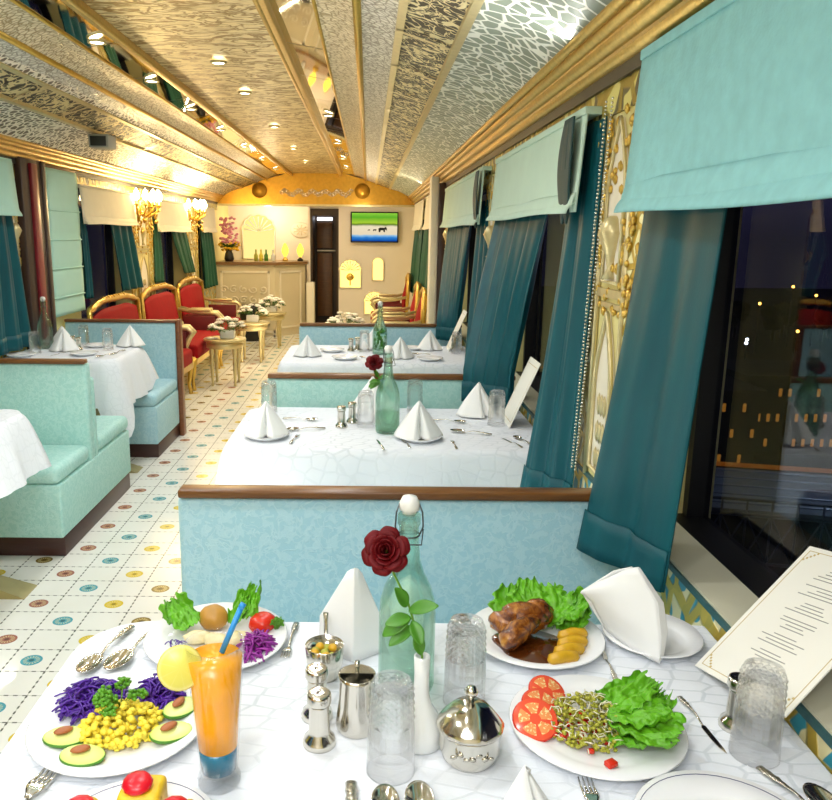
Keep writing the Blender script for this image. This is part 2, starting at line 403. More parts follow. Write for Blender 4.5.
M['petalp'] = simple('pink flower petals', '#e79ab0', .5, 0, .2, 30)
M['petaly'] = simple('yellow flower petals', '#f2c020', .5, 0, .2, 30)
M['leafd'] = simple('dark green foliage', '#3c6a24', .5, 0, .4, 40)
M['barcream'] = simple('cream bar panel', '#dccfb0', .45, 0, .08, 4)
M['barwall'] = simple('warm white bar wall', '#efe6da', .5, 0, .05, 4)
M['bartop'] = mat_wood('bar top wood', '#6a4a28', '#94704a', .3)
M['niche'] = emis('lit golden niche', '#ffd668', 2.4)
M['nichew'] = emis('lit pale niche', '#ffe08c', 1.05)
M['bulb'] = emis('warm candle bulb', '#ffdf9a', 30)
M['lens'] = emis('downlight lens', '#fff0cc', 14)
M['passage'] = simple('dark passage panelling', '#3c2c1e', .5, 0, .25, 6)
M['tvframe'] = simple('black television plastic', '#0c0c0e', .3, 0, .1)
M['plinthgold'] = simple('aged gilt table base', '#a59a6c', .4, .45, .25, 14)
M['under'] = simple('dark underside', '#22382f', .6, 0, .2)
M['darkleather'] = simple('black leather', '#1c1a1a', .4, 0, .2, 12)
M['speaker'] = simple('grey speaker shell', '#9c9a90', .4, 0, .08)
M['hornw'] = simple('white plaster', '#ece6d6', .5, 0, .05)

# ------------------------------------------------------------------ camera
F_, CXP = 780, 367
cam = bpy.data.cameras.new('camera'); co = bpy.data.objects.new('camera', cam); COL.objects.link(co)
cam.sensor_width = 36; cam.lens = F_ / 832 * 36; cam.shift_x = (416 - CXP) / 832; cam.clip_start = .02; cam.clip_end = 300
pit = math.atan(165 / F_)
co.matrix_world = Matrix.Translation((0, 0, 1.55)) @ Matrix.Rotation(PI/2 - pit, 4, 'X') @ Matrix.Rotation(R_(.5), 4, 'Z')
bpy.context.scene.camera = co

# ------------------------------------------------------------------ room shell
YB, YE = -1.4, 13.5          # car ends
XR, XL = .72, -2.33          # pier planes
XC = -.80
fl = MB(); fl.box(-2.6, 1.0, YB, YE, -.06, 0); struct(fl.build('floor', M['floor']))

def side_wall(name, sgn, wins, X):
    """wall with window openings; X = inner plane, thickness .14 outwards"""
    mb = MB(); x0, x1 = (X, X+.24) if sgn > 0 else (X-.24, X)
    ys = [YB] + [a for w in wins for a in w] + [YE]
    mb.box(x0, x1, YB, YE, 0, .78); mb.box(x0, x1, YB, YE, 1.93, 2.14)
    for k in range(0, len(ys), 2): mb.box(x0, x1, ys[k], ys[k+1], .78, 1.93)
    o = struct(mb.build(name, M['creamy']))
    return o
WR = [(-.9, 2.06), (2.56, 4.36), (4.86, 6.95), (7.95, 9.35), (9.75, 11.6)]
WL = [(-.6, 2.3), (2.9, 5.15), (6.35, 7.75), (8.6, 10.1), (10.85, 11.75)]
wr = side_wall('wall_right', 1, WR, XR); wl = side_wall('wall_left', -1, WL, XL)
b = MB(); b.box(-2.6, 1.0, YB-.1, YB, 0, 2.6); struct(b.build('wall_back', M['cream']))

# end walls of the lounge: bar back wall, passage, TV wall
b = MB(); b.box(-2.6, -.92, 13.3, 13.42, 0, 2.5); b.box(-.47, 1.0, 12.6, 13.42, 0, 2.5); b.box(-.92, -.47, 12.7, 13.42, 1.95, 2.5)
b.box(-.95, -.92, 12.6, 13.42, 0, 2.5)
b.box(-2.6, 1.0, 13.42, 13.5, 0, 2.6)
we = struct(b.build('wall_far', M['barwall']))
b = MB(); b.box(-.92, -.47, 13.3, 13.42, 0, 1.95); b.box(-.92, -.885, 12.6, 13.3, 0, 1.95); b.box(-.505, -.47, 12.6, 13.3, 0, 1.95)
b.box(-.9, -.49, 12.62, 12.7, 1.84, 1.95)
struct(b.build('door_1', M['passage']))
b = MB(); b.rbox(-.85, -.60, 13.25, 13.298, .2, 1.25, .004); b.rbox(-.85, -.60, 13.25, 13.298, 1.33, 1.75, .004); b.build('door_panel', M['wood'], bpy.data.objects['door_1'])
b = MB(); b.box(-.85, -.60, 13.24, 13.3, 1.78, 1.83); o = b.build('lit_shelf', emis('passage strip light', '#eef2ff', 3), bpy.data.objects['door_1'])
b = MB(); b.box(-.85, -.55, 13.2, 13.3, 1.28, 1.30); b.build('shelf', M['hornw'], bpy.data.objects['door_1'])

# ceiling profile, right half (x, z); mirrored about XC
prof = [(.66, 2.115), (.60, 2.125)]
def ceil_strip(mb, pts, y0, y1, mi, n=1):
    for sg in (1, -1):
        P = [((x if sg > 0 else 2*XC - x), z) for x, z in pts]
        def fn(u, v):
            k = u*(len(P)-1); i = min(int(k), len(P)-2); f = k-i
            return (P[i][0]+(P[i+1][0]-P[i][0])*f, y0+(y1-y0)*v, P[i][1]+(P[i+1][1]-P[i][1])*f)
        m = mi if sg > 0 else mi + 10
        mb.grid(fn, len(P)-1, n, mi=m % 10 if mi < 10 else mi, smooth=True)
def arc(p, q, sag, n=6):
    out = []
    for i in range(n+1):
        t = i/n; out.append((p[0]+(q[0]-p[0])*t, p[1]+(q[1]-p[1])*t + sag*math.sin(PI*t)))
    return out
CE = 12.25
mb = MB()
ceil_strip(mb, arc((.62, 2.115), (.33, 2.235), .018), YB, CE, 0)
ceil_strip(mb, arc((.10, 2.315), (-.045, 2.365), .006), YB, CE, 1)
ceil_strip(mb, arc((-.055, 2.365), (-.215, 2.425), .012), YB, CE, 2)
mb.grid(lambda u, v: (-.42 + (-1.18+.42)*u, YB+(CE-YB)*v, 2.455), 2, 1, mi=3, smooth=False)
mb.box(-2.6, 1.0, YB, CE, 2.52, 2.6, mi=4)
mb.box(-2.6, 1.0, CE, YE, 2.5, 2.6, mi=4)
mb.box(.62, 1.0, YB, CE, 2.13, 2.16, mi=4); mb.box(-2.6, -2.22, YB, CE, 2.13, 2.16, mi=4)
ceil = struct(mb.build('ceiling', [M['laceA'], M['foil'], M['foilw'], M['goldpanel'], M['hornw']]))
# left half uses the finer lace: separate structure strip laid just under the mirrored strip
# fretwork panels between gilt bars (one per bay)
for sg, side in ((1, 'right'), (-1, 'left')):
    X = lambda x: x if sg > 0 else 2*XC - x
    mb = MB()
    for (xa, za), (xb, zb) in (((.335, 2.238), (.305, 2.242)), ((.125, 2.312), (.095, 2.318))):
        mb.add([(X(xa), YB, za-.012), (X(xb), YB, zb-.012), (X(xb), CE, zb-.012), (X(xa), CE, za-.012), (X(xa), YB, za+.02), (X(xb), YB, zb+.02), (X(xb), CE, zb+.02), (X(xa), CE, za+.02)],
               [(0,1,2,3), (4,5,6,7), (0,1,5,4), (1,2,6,5), (2,3,7,6), (3,0,4,7)])
    y = -1.2
    while y < CE:
        mb.add([(X(.335), y, 2.226), (X(.095), y, 2.304), (X(.095), y+.03, 2.304), (X(.335), y+.03, 2.226)], [(0,1,2,3)])
        y += .62
    tr = struct(mb.build('trim_3' if sg > 0 else 'trim_4', M['goldpale']))
    p = MB(); p.add([(X(.31), YB, 2.247), (X(.12), YB, 2.318), (X(.12), CE, 2.318), (X(.31), CE, 2.247)], [(0,1,2,3)])
    p.build('fretwork_panel', M['fret'] if sg > 0 else M['fretl'], tr)
    # gilt ridge and cornice moulding (stepped)
    mb = MB(); mb.tube([(X(-.05), YB, 2.36), (X(-.05), CE, 2.36)], .016, 8)
    mb.tube([(X(-.218), YB, 2.425), (X(-.218), CE, 2.425)], .008, 6)
    struct(mb.build('trim_5' if sg > 0 else 'trim_6', M['gold']))
    mb = MB()
    for (xa, za, r) in ((.61, 2.112, .014), (.637, 2.095, .018), (.668, 2.07, .022), (.698, 2.04, .02)):
        mb.tube([(X(xa), YB, za), (X(xa), CE, za)], r, 10)
    mb.prism([(X(.60), 2.125), (X(.72), 2.0), (X(.74), 2.125)], YB, CE, 'y')
    struct(mb.build('trim_1' if sg > 0 else 'trim_2', M['goldm']))
    mb = MB(); xx = sorted((X(.722), X(.70))); mb.box(xx[0], xx[1], YB, CE, 1.985, 2.02); struct(mb.build('trim_7' if sg > 0 else 'trim_8', M['darkband']))
    mb = MB(); xx = sorted((X(.721), X(.712))); mb.box(xx[0], xx[1], YB, CE, 1.90, 1.985); struct(mb.build('trim_9' if sg > 0 else 'trim_10', M['frieze']))
    # mirror strip panels with joints
    mb = MB(); y = YB
    while y < CE:
        y2 = min(y+.78, CE); mb.add([(X(-.225), y+.006, 2.43), (X(-.41), y+.006, 2.462), (X(-.41), y2-.006, 2.462), (X(-.225), y2-.006, 2.43)], [(0,1,2,3)]); y = y2
    tm = struct(mb.build('trim_11' if sg > 0 else 'trim_12', M['mirror']))
    mb = MB(); xx = sorted((X(-.405), X(-.45))); mb.rbox(xx[0], xx[1], YB, CE, 2.42, 2.47, .006, 2); mb.tube([(X(-.44), YB, 2.425), (X(-.44), CE, 2.425)], .012, 8)
    struct(mb.build('trim_13' if sg > 0 else 'trim_14', M['goldm']))
# left lace strip
mb = MB(); P = [(2*XC - x, z-.004) for x, z in arc((.62, 2.115), (.33, 2.235), .018)]
mb.grid(lambda u, v: (lambda k, i, f: (P[i][0]+(P[i+1][0]-P[i][0])*f, YB+(CE-YB)*v, P[i][1]+(P[i+1][1]-P[i][1])*f))(u*6, min(int(u*6), 5), u*6-min(int(u*6), 5)), 6, 1)
P2 = [(2*XC - x, z-.004) for x, z in arc((.10, 2.315), (-.215, 2.43), .02)]
mb.grid(lambda u, v: (lambda k, i, f: (P2[i][0]+(P2[i+1][0]-P2[i][0])*f, YB+(CE-YB)*v, P2[i][1]+(P2[i+1][1]-P2[i][1])*f))(u*6, min(int(u*6), 5), u*6-min(int(u*6), 5)), 6, 1)
struct(mb.build('trim_15', M['laceL']))

# gold bulkhead at the end of the vault
poly = [(-2.33, 2.0), (.73, 2.0), (.73, 2.13), (.33, 2.235), (-.05, 2.37), (-.42, 2.47), (-1.18, 2.47), (-1.55, 2.37), (-1.93, 2.235), (-2.33, 2.13)]
mb = MB(); mb.prism(poly, CE, CE+.06, 'y'); mb.box(-2.33, .73, CE-.03, CE+.08, 1.97, 2.0, mi=1)
bh = struct(mb.build('wall_bulkhead', [M['goldlit'], M['goldpale']]))
mb = MB()
for cx in (-1.66, .02 - .12):
    mb.lathe([(.0, 0), (.09, 0), (.11, .012), (.115, .03), (0, .03)], 24, M=TR((cx, CE, 2.2), rx=PI/2))
mb.build('roundel', M['goldlit'], bh)
mb = MB()
for k in range(26):                                    # raised silver scrolls across the bulkhead
    cx = -1.33 + k*.042 + .01; z = 2.17 + .03*math.sin(k*1.3)
    pts = [(cx + (.035-.0014*j)*math.cos(j*.55+k), CE-.012, z + (.035-.0014*j)*math.sin(j*.55+k)) for j in range(16)]
    mb.tube(pts, .006, 5)
mb.build('scroll_relief', M['silver'], bh)
b = MB(); b.box(-2.5, .9, CE+.08, 13.4, 2.01, 2.05); struct(b.build('ceiling_bar', M['barwall']))

# sills, window frames, panes and painted aprons
wi = 0
for sg, wins, X in ((1, WR, XR), (-1, WL, XL)):
    for (a, c) in wins:
        wi += 1
        s = sg
        def bx(mb, d0, d1, y0, y1, z0, z1, mi=0):
            xx = sorted((X + s*d0, X + s*d1)); mb.box(xx[0], xx[1], y0, y1, z0, z1, mi)
        mb = MB(); bx(mb, .105, .22, a, c, .782, .80); bx(mb, .16, .22, a, c, 1.89, 1.93); bx(mb, .16, .22, a, a+.03, .80, 1.89); bx(mb, .16, .22, c-.03, c, .80, 1.89)
        w = struct(mb.build('window_%d' % wi, M['winframe']))
        mb = MB(); bx(mb, .205, .209, a+.03, c-.03, .80, 1.89); mb.build('pane', M['pane'], w)
        mb = MB(); bx(mb, -.004, .105, a, c, .782, .812); mb.build('window_sill', M['sill'], w)
    # painted apron along the wall below the sills
    mb = MB(); bx(mb, -.006, 0, YB, 12.2, .47, .800); bx(mb, -.010, 0, YB, 12.2, .792, .806, 1)
    struct(mb.build('trim_16' if sg > 0 else 'trim_17', [M['teal_vine'], M['tealband']]))

# pier decoration: vine strips, gilt bars, arched niches, gold leaf clusters
def arch_poly(cy, w, z0, z1, n=10):
    pts = [(cy-w, z0), (cy+w, z0)]
    h = (z1-z0)*.45
    for i in range(n+1):
        t = i/n; pts.append((cy + w*(1-t)*(1+.1*math.sin(PI*t)), z1-h + h*t**.75))
    for i in range(n-1, -1, -1):
        t = i/n; pts.append((cy - w*(1-t)*(1+.1*math.sin(PI*t)), z1-h + h*t**.75))
    return pts
def pier(sg, y0, y1, parent, lively=True):
    X = XR if sg > 0 else XL
    xs = lambda d: X - sg*d
    def bx(mb, d0, d1, ya, yb, z0, z1, mi=0):
        xx = sorted((xs(d0), xs(d1))); mb.box(xx[0], xx[1], ya, yb, z0, z1, mi)
    w = (y1-y0); cy = (y0+y1)/2
    mb = MB()
    bx(mb, 0, .006, y0, y0+w*.24, .80, 1.9); bx(mb, 0, .006, y1-w*.24, y1, .80, 1.9)
    mb.build('vine_strip', M['vine'], parent)
    mb = MB()
    for yy in (y0+w*.25, y1-w*.25): mb.tube([(xs(.008), yy, .8), (xs(.008), yy, 1.9)], .009, 8)
    bx(mb, 0, .014, y0+w*.25, y1-w*.25, 1.375, 1.40); bx(mb, 0, .010, y0+w*.25, y1-w*.25, 1.345, 1.36)
    hw = w*.16
    ap = arch_poly(cy, hw, .84, 1.33)
    pts = [(xs(.012), a, z) for a, z in ap] + [(xs(.012), *ap[0])]
    mb.tube(pts, .008, 6)
    ap2 = arch_poly(cy, hw, 1.42, 1.88); mb.tube([(xs(.012), a, z) for a, z in ap2] + [(xs(.012), *ap2[0])], .006, 6)
    # urn and stalk inside the niche
    mb.lathe([(.0, 0), (.03, .0), (.012, .03), (.02, .07), (.05, .13), (.03, .17), (.012, .18), (0, .18)], 12, c=(xs(.012), cy, 1.43), mod=lambda r, z, a, j: r*.9)
    for k in range(9):
        mb.ico((xs(.01), cy + (k % 3 - 1)*.028, .88 + (k//3)*.085), (.006, .016, .036), 1)
    mb.build('gilt_arch_frame', M['goldpale'], parent)
    mb = MB(); xx = sorted((xs(.001), xs(.007)))
    mb.prism(ap, xx[0], xx[1], 'x'); mb.prism(ap2, xx[0], xx[1], 'x'); mb.build('niche_panel', M['cream'], parent)
    if lively:
        mb = MB(); r2 = random.Random(int(y0*100))
        for k in range(300):
            yy = y0 + w*.01 + r2.random()*w*.98; z = 1.33 + .57*r2.random()
            if abs(yy-cy) < hw*1.1 and r2.random() < .75: continue
            mb.ico((xs(.010), yy, z), (.008, .008+.006*r2.random(), .011+.007*r2.random()), 1)
        stuff(mb.build('gold_leaf_cluster', M['gold'], parent))
for a, c in ((2.06, 2.56), (4.36, 4.86), (6.95, 7.32)): pier(1, a, c, wr)
for a, c in ((5.15, 5.3), (7.75, 8.6), (10.1, 10.85)): pier(-1, a, c, wl)

# posts of the partition between dining saloon and lounge
b = MB(); b.rbox(.575, .645, 7.4, 7.62, 0, 2.08, .006, 2, 0); b.rbox(.645, .72, 7.36, 7.66, 0, 2.02, .006, 2, 1)
struct(b.build('trim_18', [M['hornw'], M['post']]))
b = MB(); b.rbox(-2.33, -2.27, 5.28, 5.60, 0, 2.03, .006, 2, 0); b.rbox(-2.275, -2.25, 5.40, 5.5, 0, 2.0, .004, 2, 1); b.rbox(-2.33, -2.26, 5.60, 5.66, 0, 2.03, .006, 2, 0)
struct(b.build('trim_19', [M['post'], M['redlac']]))

# downlights recessed in the mirror strips and gold panel
dl = None
spots = [(-1.29, y, 'left') for y in (3.0, 3.95, 4.9, 5.95, 7.1, 8.4, 9.8, 11.2)] + [(-.31, y, 'right') for y in (6.2, 8.0, 9.6, 10.9)] + [(-.80, y, 'mid') for y in (4.4, 5.3, 6.9, 8.6, 10.2)]
for i, (x, y, w) in enumerate(spots):
    z = 2.434 if w == 'mid' else 2.43
    lab = {'left': 'small round downlight in the mirror strip on the sconce side of the ceiling', 'right': 'small round downlight in the mirror strip on the blue curtain side', 'mid': 'small round downlight set in the embossed gold ceiling panel'}[w]
    if dl is None:
        dl = thing('downlight', lab, 'light', (x, y, z), 0, 'downlights ' + w)
        m1 = MB(); m1.lathe([(.044, -.004), (.040, -.007), (.032, -.003), (.032, .006), (.044, .006)], 20, ring=True); m1.build('ring', M['goldpale'], dl)
        m1 = MB(); m1.lathe([(.0, -.003), (.030, -.002), (.032, .004), (0, .004)], 16); m1.build('lens', M['lens'], dl)
        dl['group'] = 'downlights in the ceiling near the sconces'
    else:
        dup(dl, (x, y, z), 0, lab, {'left': 'downlights in the ceiling near the sconces', 'right': 'downlights in the ceiling near the curtains', 'mid': 'downlights in the gold ceiling panel'}[w])
# ceiling speaker/projector box on the left fret panel
t = thing('ceiling_speaker', 'small grey box mounted on the fretwork above the drawn-down blind', 'speaker', (-1.88, 5.75, 2.17))
m1 = MB(); m1.rbox(-.07, .07, -.09, .09, -.04, .05, .008); m1.build('housing', M['speaker'], t)
m1 = MB(); m1.rbox(-.055, .055, -.096, -.089, -.03, .035, .002); m1.build('grille', M['darkband'], t)

# ------------------------------------------------------------------ blinds
def blind(sg, y0, y1, zt, zb, mat, label, folds=True, chains=(), group=None, strap=None):
    X = XR if sg > 0 else XL
    t = thing('roman_blind', label, 'blind', (X - sg*.02, (y0+y1)/2, zt), 0, group); L = (y1-y0)/2
    d = zt - zb; mb = MB()
    def fn(u, v):
        y = -L + 2*L*u; z = -d*v*(1 + .012*math.sin(u*9+v*2))
        x = -sg*(.034 + .020*v + .004*math.sin(u*14) * v)
        return (x, y, z)
    mb.grid(fn, 24, 14, thick=.006); mb.build('fabric', mat, t)
    if folds:
        for k, (va, vb, off) in enumerate(((.80, .96, .014), (.90, 1.015, .026))):
            mb = MB()
            def f2(u, v, va=va, vb=vb, off=off):
                y = -L*.995 + 2*L*.995*u; q = va + (vb-va)*v
                return (-sg*(.034 + .020*q + off*math.sin(PI*.5*v)**.7 + .003*math.sin(u*11+k)), y, -d*q*(1+.012*math.sin(u*9+2*q)))
            mb.grid(f2, 24, 6, thick=.005); mb.build('fold', mat, t)
    mb = MB(); xx = sorted((-sg*.040, sg*.018)); mb.rbox(xx[0], xx[1], -L, L, -.012, .012, .003); mb.build('headrail', mat, t)
    if strap:
        for k, off in enumerate((0, .05)):
            mb = MB(); y_ = strap - (y0+y1)/2 + off
            mb.grid(lambda u, v: (-sg*(.062+.010*math.sin(v*PI)), y_ + (u-.5)*.11*(.35+.65*math.sin(PI*min(1, .1+v*.85))), -.01-.30*v - .03*math.sin(PI*u)*v), 8, 16, thick=.006); mb.build('dark_strap', M['strap'], t)
    for (yy, zlen, dx, dy) in chains:
        mb = MB(); n = int(zlen/.011)
        for i in range(n):
            q = i/n; mb.ico((-sg*(.020+dx*q), yy - (y0+y1)/2 + dy*q, .0 - zlen*q), .0042, 1)
        mb.build('bead_chain', M['bead'], t)
    return t
blind(1, .05, 2.04, 1.985, 1.612, M['blind'], 'large aqua roman blind with folded hem over the nearest dark window')
blind(1, 2.52, 4.25, 1.93, 1.63, M['blindg'], 'pale green roman blind with bead chains over the middle booth window', chains=((2.37, 1.12, .015, .06), (2.31, 1.12, .012, .09)), strap=2.60)
blind(1, 4.70, 7.0, 1.935, 1.62, M['blindg'], 'pale roman blind over the window of the farthest dining table', strap=4.76)
blind(1, 8.0, 9.35, 1.97, 1.62, M['blindc'], 'cream roman blind above green curtains just past the brown partition post')
blind(1, 9.75, 11.6, 1.97, 1.62, M['blindc'], 'cream roman blind on the lounge window nearest the television wall')
blind(-1, 2.85, 5.16, 1.99, 1.65, M['blindl'], 'pale aqua blind cut by the picture edge beside the dark post')
blind(-1, 6.33, 7.78, 1.91, 1.62, M['blindc'], 'cream roman blind between the lowered aqua blind and the first sconce')
blind(-1, 8.55, 10.12, 1.90, 1.57, M['blindc'], 'cream roman blind between the two lit sconces')
blind(-1, 10.8, 11.8, 1.90, 1.57, M['blindc'], 'cream roman blind between the far sconce and the flower vase')
t = thing('lowered_blind', 'pale aqua roman blind lowered full length beside the dark red post', 'blind', (XL+.02, 6.0, 2.0))
mb = MB()
mb.grid(lambda u, v: (.02 + .007*abs(math.sin(v*PI*4.5))**.35, -.31+.62*u, -1.06*v), 10, 36, thick=.005); mb.build('fabric', M['blindl'], t)
mb = MB()
for k in range(4): mb.rbox(.026, .040, -.312, .312, -.30-.21*k, -.288-.21*k, .004, 2)
mb.build('fold_seam', M['blindl'], t)
mb = MB(); mb.rbox(-.015, .015, -.33, .33, -.01, .02, .004); mb.build('headrail', M['wood'], t)

# ------------------------------------------------------------------ curtains
def curtain(label, A, B_, C, D, mat, folds=5, amp=.02, group=None, ease=1.25, nrm=(1, 0, 0), hem=True, reach=1.0):
    """A,B top ends; C,D matching bottom ends (world points)"""
    A, B_, C, D = map(Vector, (A, B_, C, D)); o = (A+B_+C+D)/4; o.z = min(C.z, D.z); n = Vector(nrm)
    t = thing('curtain', label, 'curtain', o, 0, group)
    ph = rnd.random()*6
    def fn(u, v):
        e = min(1, v/reach)**ease
        p = A.lerp(B_, u).lerp(C.lerp(D, u), e); p.z = (A.z+(B_.z-A.z)*u)*(1-v) + (C.z+(D.z-C.z)*u)*v
        w = (.35+.65*min(1, v*2.2))*(amp*math.sin(u*folds*2*PI+ph+.8*v) + amp*.4*math.sin(u*folds*4.1*PI+2*v+ph))
        return p + n*w - o
    mb = MB(); mb.grid(fn, 56, 26, thick=.004); mb.build('drape', mat, t)
    if hem:
        mb = MB()
        def f2(u, v): 
            p = fn(u, .9 + .1*v); return p + n*(-.006)
        mb.grid(f2, 56, 3, thick=.004); mb.build('hem', mat, t)
    return t
tc, gc = M['curtain'], M['curtaing']
curtain('wide teal curtain swept across the end of the nearest bench back', (.710, 2.05, 1.74), (.715, 1.58, 1.74), (.545, 1.865, .775), (.655, 1.585, .79), tc, 1.6, .009)
curtain('teal curtain with bead chains hanging over the middle dining table end', (.705, 2.80, 1.9), (.705, 2.43, 1.9), (.545, 2.68, .62), (.690, 2.46, .62), tc, 2.5, .010)
curtain('teal curtain over the bench behind the middle table', (.715, 4.28, 1.76), (.715, 3.05, 1.76), (.47, 3.585, .79), (.655, 3.42, .79), tc, 4, .018, ease=.95, reach=.84)
curtain('teal curtain hanging just past the gold pillar of the middle window', (.71, 5.25, 1.76), (.71, 4.72, 1.76), (.57, 4.63, .6), (.66, 4.42, .6), tc, 3, .015)
curtain('farthest teal curtain of the dining saloon beside the brown post', (.715, 6.95, 1.76), (.715, 5.45, 1.76), (.53, 5.735, .8), (.66, 5.62, .8), tc, 4, .018, ease=.95, reach=.84)
for k, (ya, yb, lab) in enumerate(((8.9, 8.2, 'green lounge curtain nearest the brown partition post'), (9.9, 9.3, 'second green lounge curtain behind the red armchairs'), (10.7, 10.2, 'third green lounge curtain under the cream blinds'), (11.9, 11.2, 'green lounge curtain closest to the television'))):
    curtain(lab, (.70, ya, 1.75), (.70, yb, 1.75), (.63, ya-.1, .75), (.65, yb-.05, .75), gc, 3, .02)
curtain('dark teal curtain at the picture edge behind the water bottle', (-2.315, 4.85, 1.78), (-2.315, 5.16, 1.78), (-2.29, 4.78, .80), (-2.27, 5.22, .80), tc, 2.2, .02, nrm=(-1, 0, 0))
curtain('narrow teal curtain right beside the lowered aqua blind', (-2.315, 6.39, 1.74), (-2.315, 6.52, 1.74), (-2.30, 6.37, 1.02), (-2.29, 6.5, 1.02), tc, 2, .015)
curtain('teal curtain swept behind the first red chair', (-2.315, 7.1, 1.74), (-2.315, 7.72, 1.74), (-2.28, 7.25, 1.02), (-2.26, 7.85, 1.02), tc, 3, .02)
curtain('narrow green curtain between the two sconces', (-2.315, 8.58, 1.7), (-2.315, 8.8, 1.7), (-2.30, 8.55, 1.02), (-2.29, 8.8, 1.02), gc, 2, .015)
curtain('green curtain swept down onto the far red chair', (-2.315, 9.35, 1.7), (-2.315, 10.1, 1.7), (-2.28, 9.85, 1.06), (-2.26, 10.35, 1.06), gc, 3, .02)
curtain('green curtain hanging beside the bar counter', (-2.315, 10.9, 1.7), (-2.315, 11.7, 1.7), (-2.27, 10.9, .8), (-2.25, 11.7, .8), gc, 4, .025)

# ------------------------------------------------------------------ benches
def bench(label, x0, x1, yb, ya, yc, fab, trimmat, both=True, group=None, frame=False):
    """backrest front face at yb; near seat from ya; far seat to yc"""
    t = thing('dining_bench', label, 'bench', ((x0+x1)/2, yb, 0), 0, group)
    ox, oy = (x0+x1)/2, yb; X0, X1 = x0-ox, x1-ox
    th = .13
    e = yc - oy if both else th
    mb = MB(); mb.rbox(X0+.02, X1-.005, ya-oy+.03, e-.03 if both else e, 0, .10, .006, 2); mb.build('plinth', M['plinth'], t)
    mb = MB(); mb.rbox(X0, X1, ya-oy+.01, e-.01 if both else e, .10, .37, .012, 3); mb.build('seat_base', fab, t)
    mb = MB(); mb.rbox(X0-.005, X1, ya-oy, -.002, .37, .46, .035, 4); mb.build('seat', fab, t)
    if both: mb = MB(); mb.rbox(X0-.005, X1, th+.002, yc-oy, .37, .46, .035, 4); mb.build('seat', fab, t)
    mb = MB(); mb.rbox(X0+.0, X1, 0, th-.05, .36, .886, .02, 4); mb.rbox(X0+.0, X1, th-.06, th, .36, .80, .02, 4); mb.build('backrest', fab, t)
    mb = MB(); mb.rbox(X0+.006, X1, -.010, .045, .884, .906, .005, 2)
    if frame:
        mb.rbox(X1-.004, X1+.034, -.012, .07, 0, .908, .008, 2)
    mb.build('wooden_trim', trimmat, t)
    return t
bench('pale blue damask bench behind the nearest table with walnut top rail', -.49, .70, 1.915, 1.53, 2.5, M['bench'], M['wood'])
bench('aqua bench back behind the middle table beside the teal curtains', -.475, .70, 3.625, 3.24, 4.2, M['benchg'], M['wood'])
bench('pale blue bench behind the farthest table in front of the lounge', -.51, .70, 5.78, 5.40, 6.0, M['bench'], M['wood'], both=False)
bench('double aqua bench with dark plinth across the aisle', -2.31, -1.46, 3.98, 3.54, 4.66, M['benchg'], M['wood'])
bench('blue bench with mahogany end frame in front of the red chairs', -2.31, -1.46, 5.92, 5.27, 6.1, M['bench'], M['woodred'], both=False, frame=True)

# ------------------------------------------------------------------ tables and tablecloths
ZT = .77
def cloth_mesh(x0, x1, y0, y1, wall, drop, corner, flare=.05, foldn=9, amp=.014, seed=0, rc=.09, ydrop=None):
    """top with rounded corners on the aisle side and hanging skirt; wall = +1/-1 side without skirt"""
    pts = []; n = 8
    def cor(cx, cy, a0, a1, r):
        for i in range(n+1):
            a = a0 + (a1-a0)*i/n; pts.append((cx+r*math.cos(a), cy+r*math.sin(a), (math.cos(a), math.sin(a)), 1 if r > .05 else 0, math.sin(PI*i/n)))
    def edge(p, q, nr, m=22):
        for i in range(1, m):
            f = i/m; pts.append((p[0]+(q[0]-p[0])*f, p[1]+(q[1]-p[1])*f, nr, 0, 0))
    rw = .012
    rs = {(1, 1): rw if wall > 0 else rc, (1, -1): rw if wall > 0 else rc, (-1, 1): rw if wall < 0 else rc, (-1, -1): rw if wall < 0 else rc}
    r = rs[(1, -1)]; cor(x1-r, y0+r, -PI/2, 0, r); edge((x1, y0+r), (x1, y1-rs[(1, 1)]), (1, 0))
    r = rs[(1, 1)]; cor(x1-r, y1-r, 0, PI/2, r); edge((x1-r, y1), (x0+rs[(-1, 1)], y1), (0, 1))
    r = rs[(-1, 1)]; cor(x0+r, y1-r, PI/2, PI, r); edge((x0, y1-r), (x0, y0+rs[(-1, -1)]), (-1, 0))
    r = rs[(-1, -1)]; cor(x0+r, y0+r, PI, 1.5*PI, r); edge((x0+r, y0), (x1-rs[(1, -1)], y0), (0, -1))
    N = len(pts); rows = 12; mb = MB(); vs = []; fs = []
    L = 0; arcs = []
    for i in range(N):
        arcs.append(L); q = pts[(i+1) % N]; L += math.hypot(q[0]-pts[i][0], q[1]-pts[i][1])
    for j in range(rows+1):
        v = j/rows
        for i, (x, y, nr, isc, cw) in enumerate(pts):
            onwall = nr[0]*wall > .5
            back = nr[1] > .5
            d = (.03 if onwall else (drop if not (back and ydrop is not None) else ydrop)) + (corner*cw if isc else 0)
            s = arcs[i]/L*foldn*2*PI
            o = 0 if onwall else max(0, v**.8*(flare + (.05*cw if isc else 0)) + v*amp*(math.sin(s+seed)+.5*math.sin(2.3*s+seed*2)))
            if back and ydrop is not None: o *= .25
            rd = .012*(1-math.exp(-v*14))
            if nr[1] > .05 and ydrop is not None: d = min(d, ydrop)
            px_, py_ = x+nr[0]*(o+rd), y+nr[1]*(o+rd)
            if wall > 0: px_ = min(px_, x1+.004)
            else: px_ = max(px_, x0-.004)
            vs.append((px_, py_, ZT - d*v))
    for j in range(rows):
        for i in range(N):
            k = (i+1) % N; fs.append((j*N+i, j*N+k, (j+1)*N+k, (j+1)*N+i))
    fs.append(tuple(range(N)))
    mb.add(vs, fs, 0, True)
    mb.sm[-1] = False
    return mb
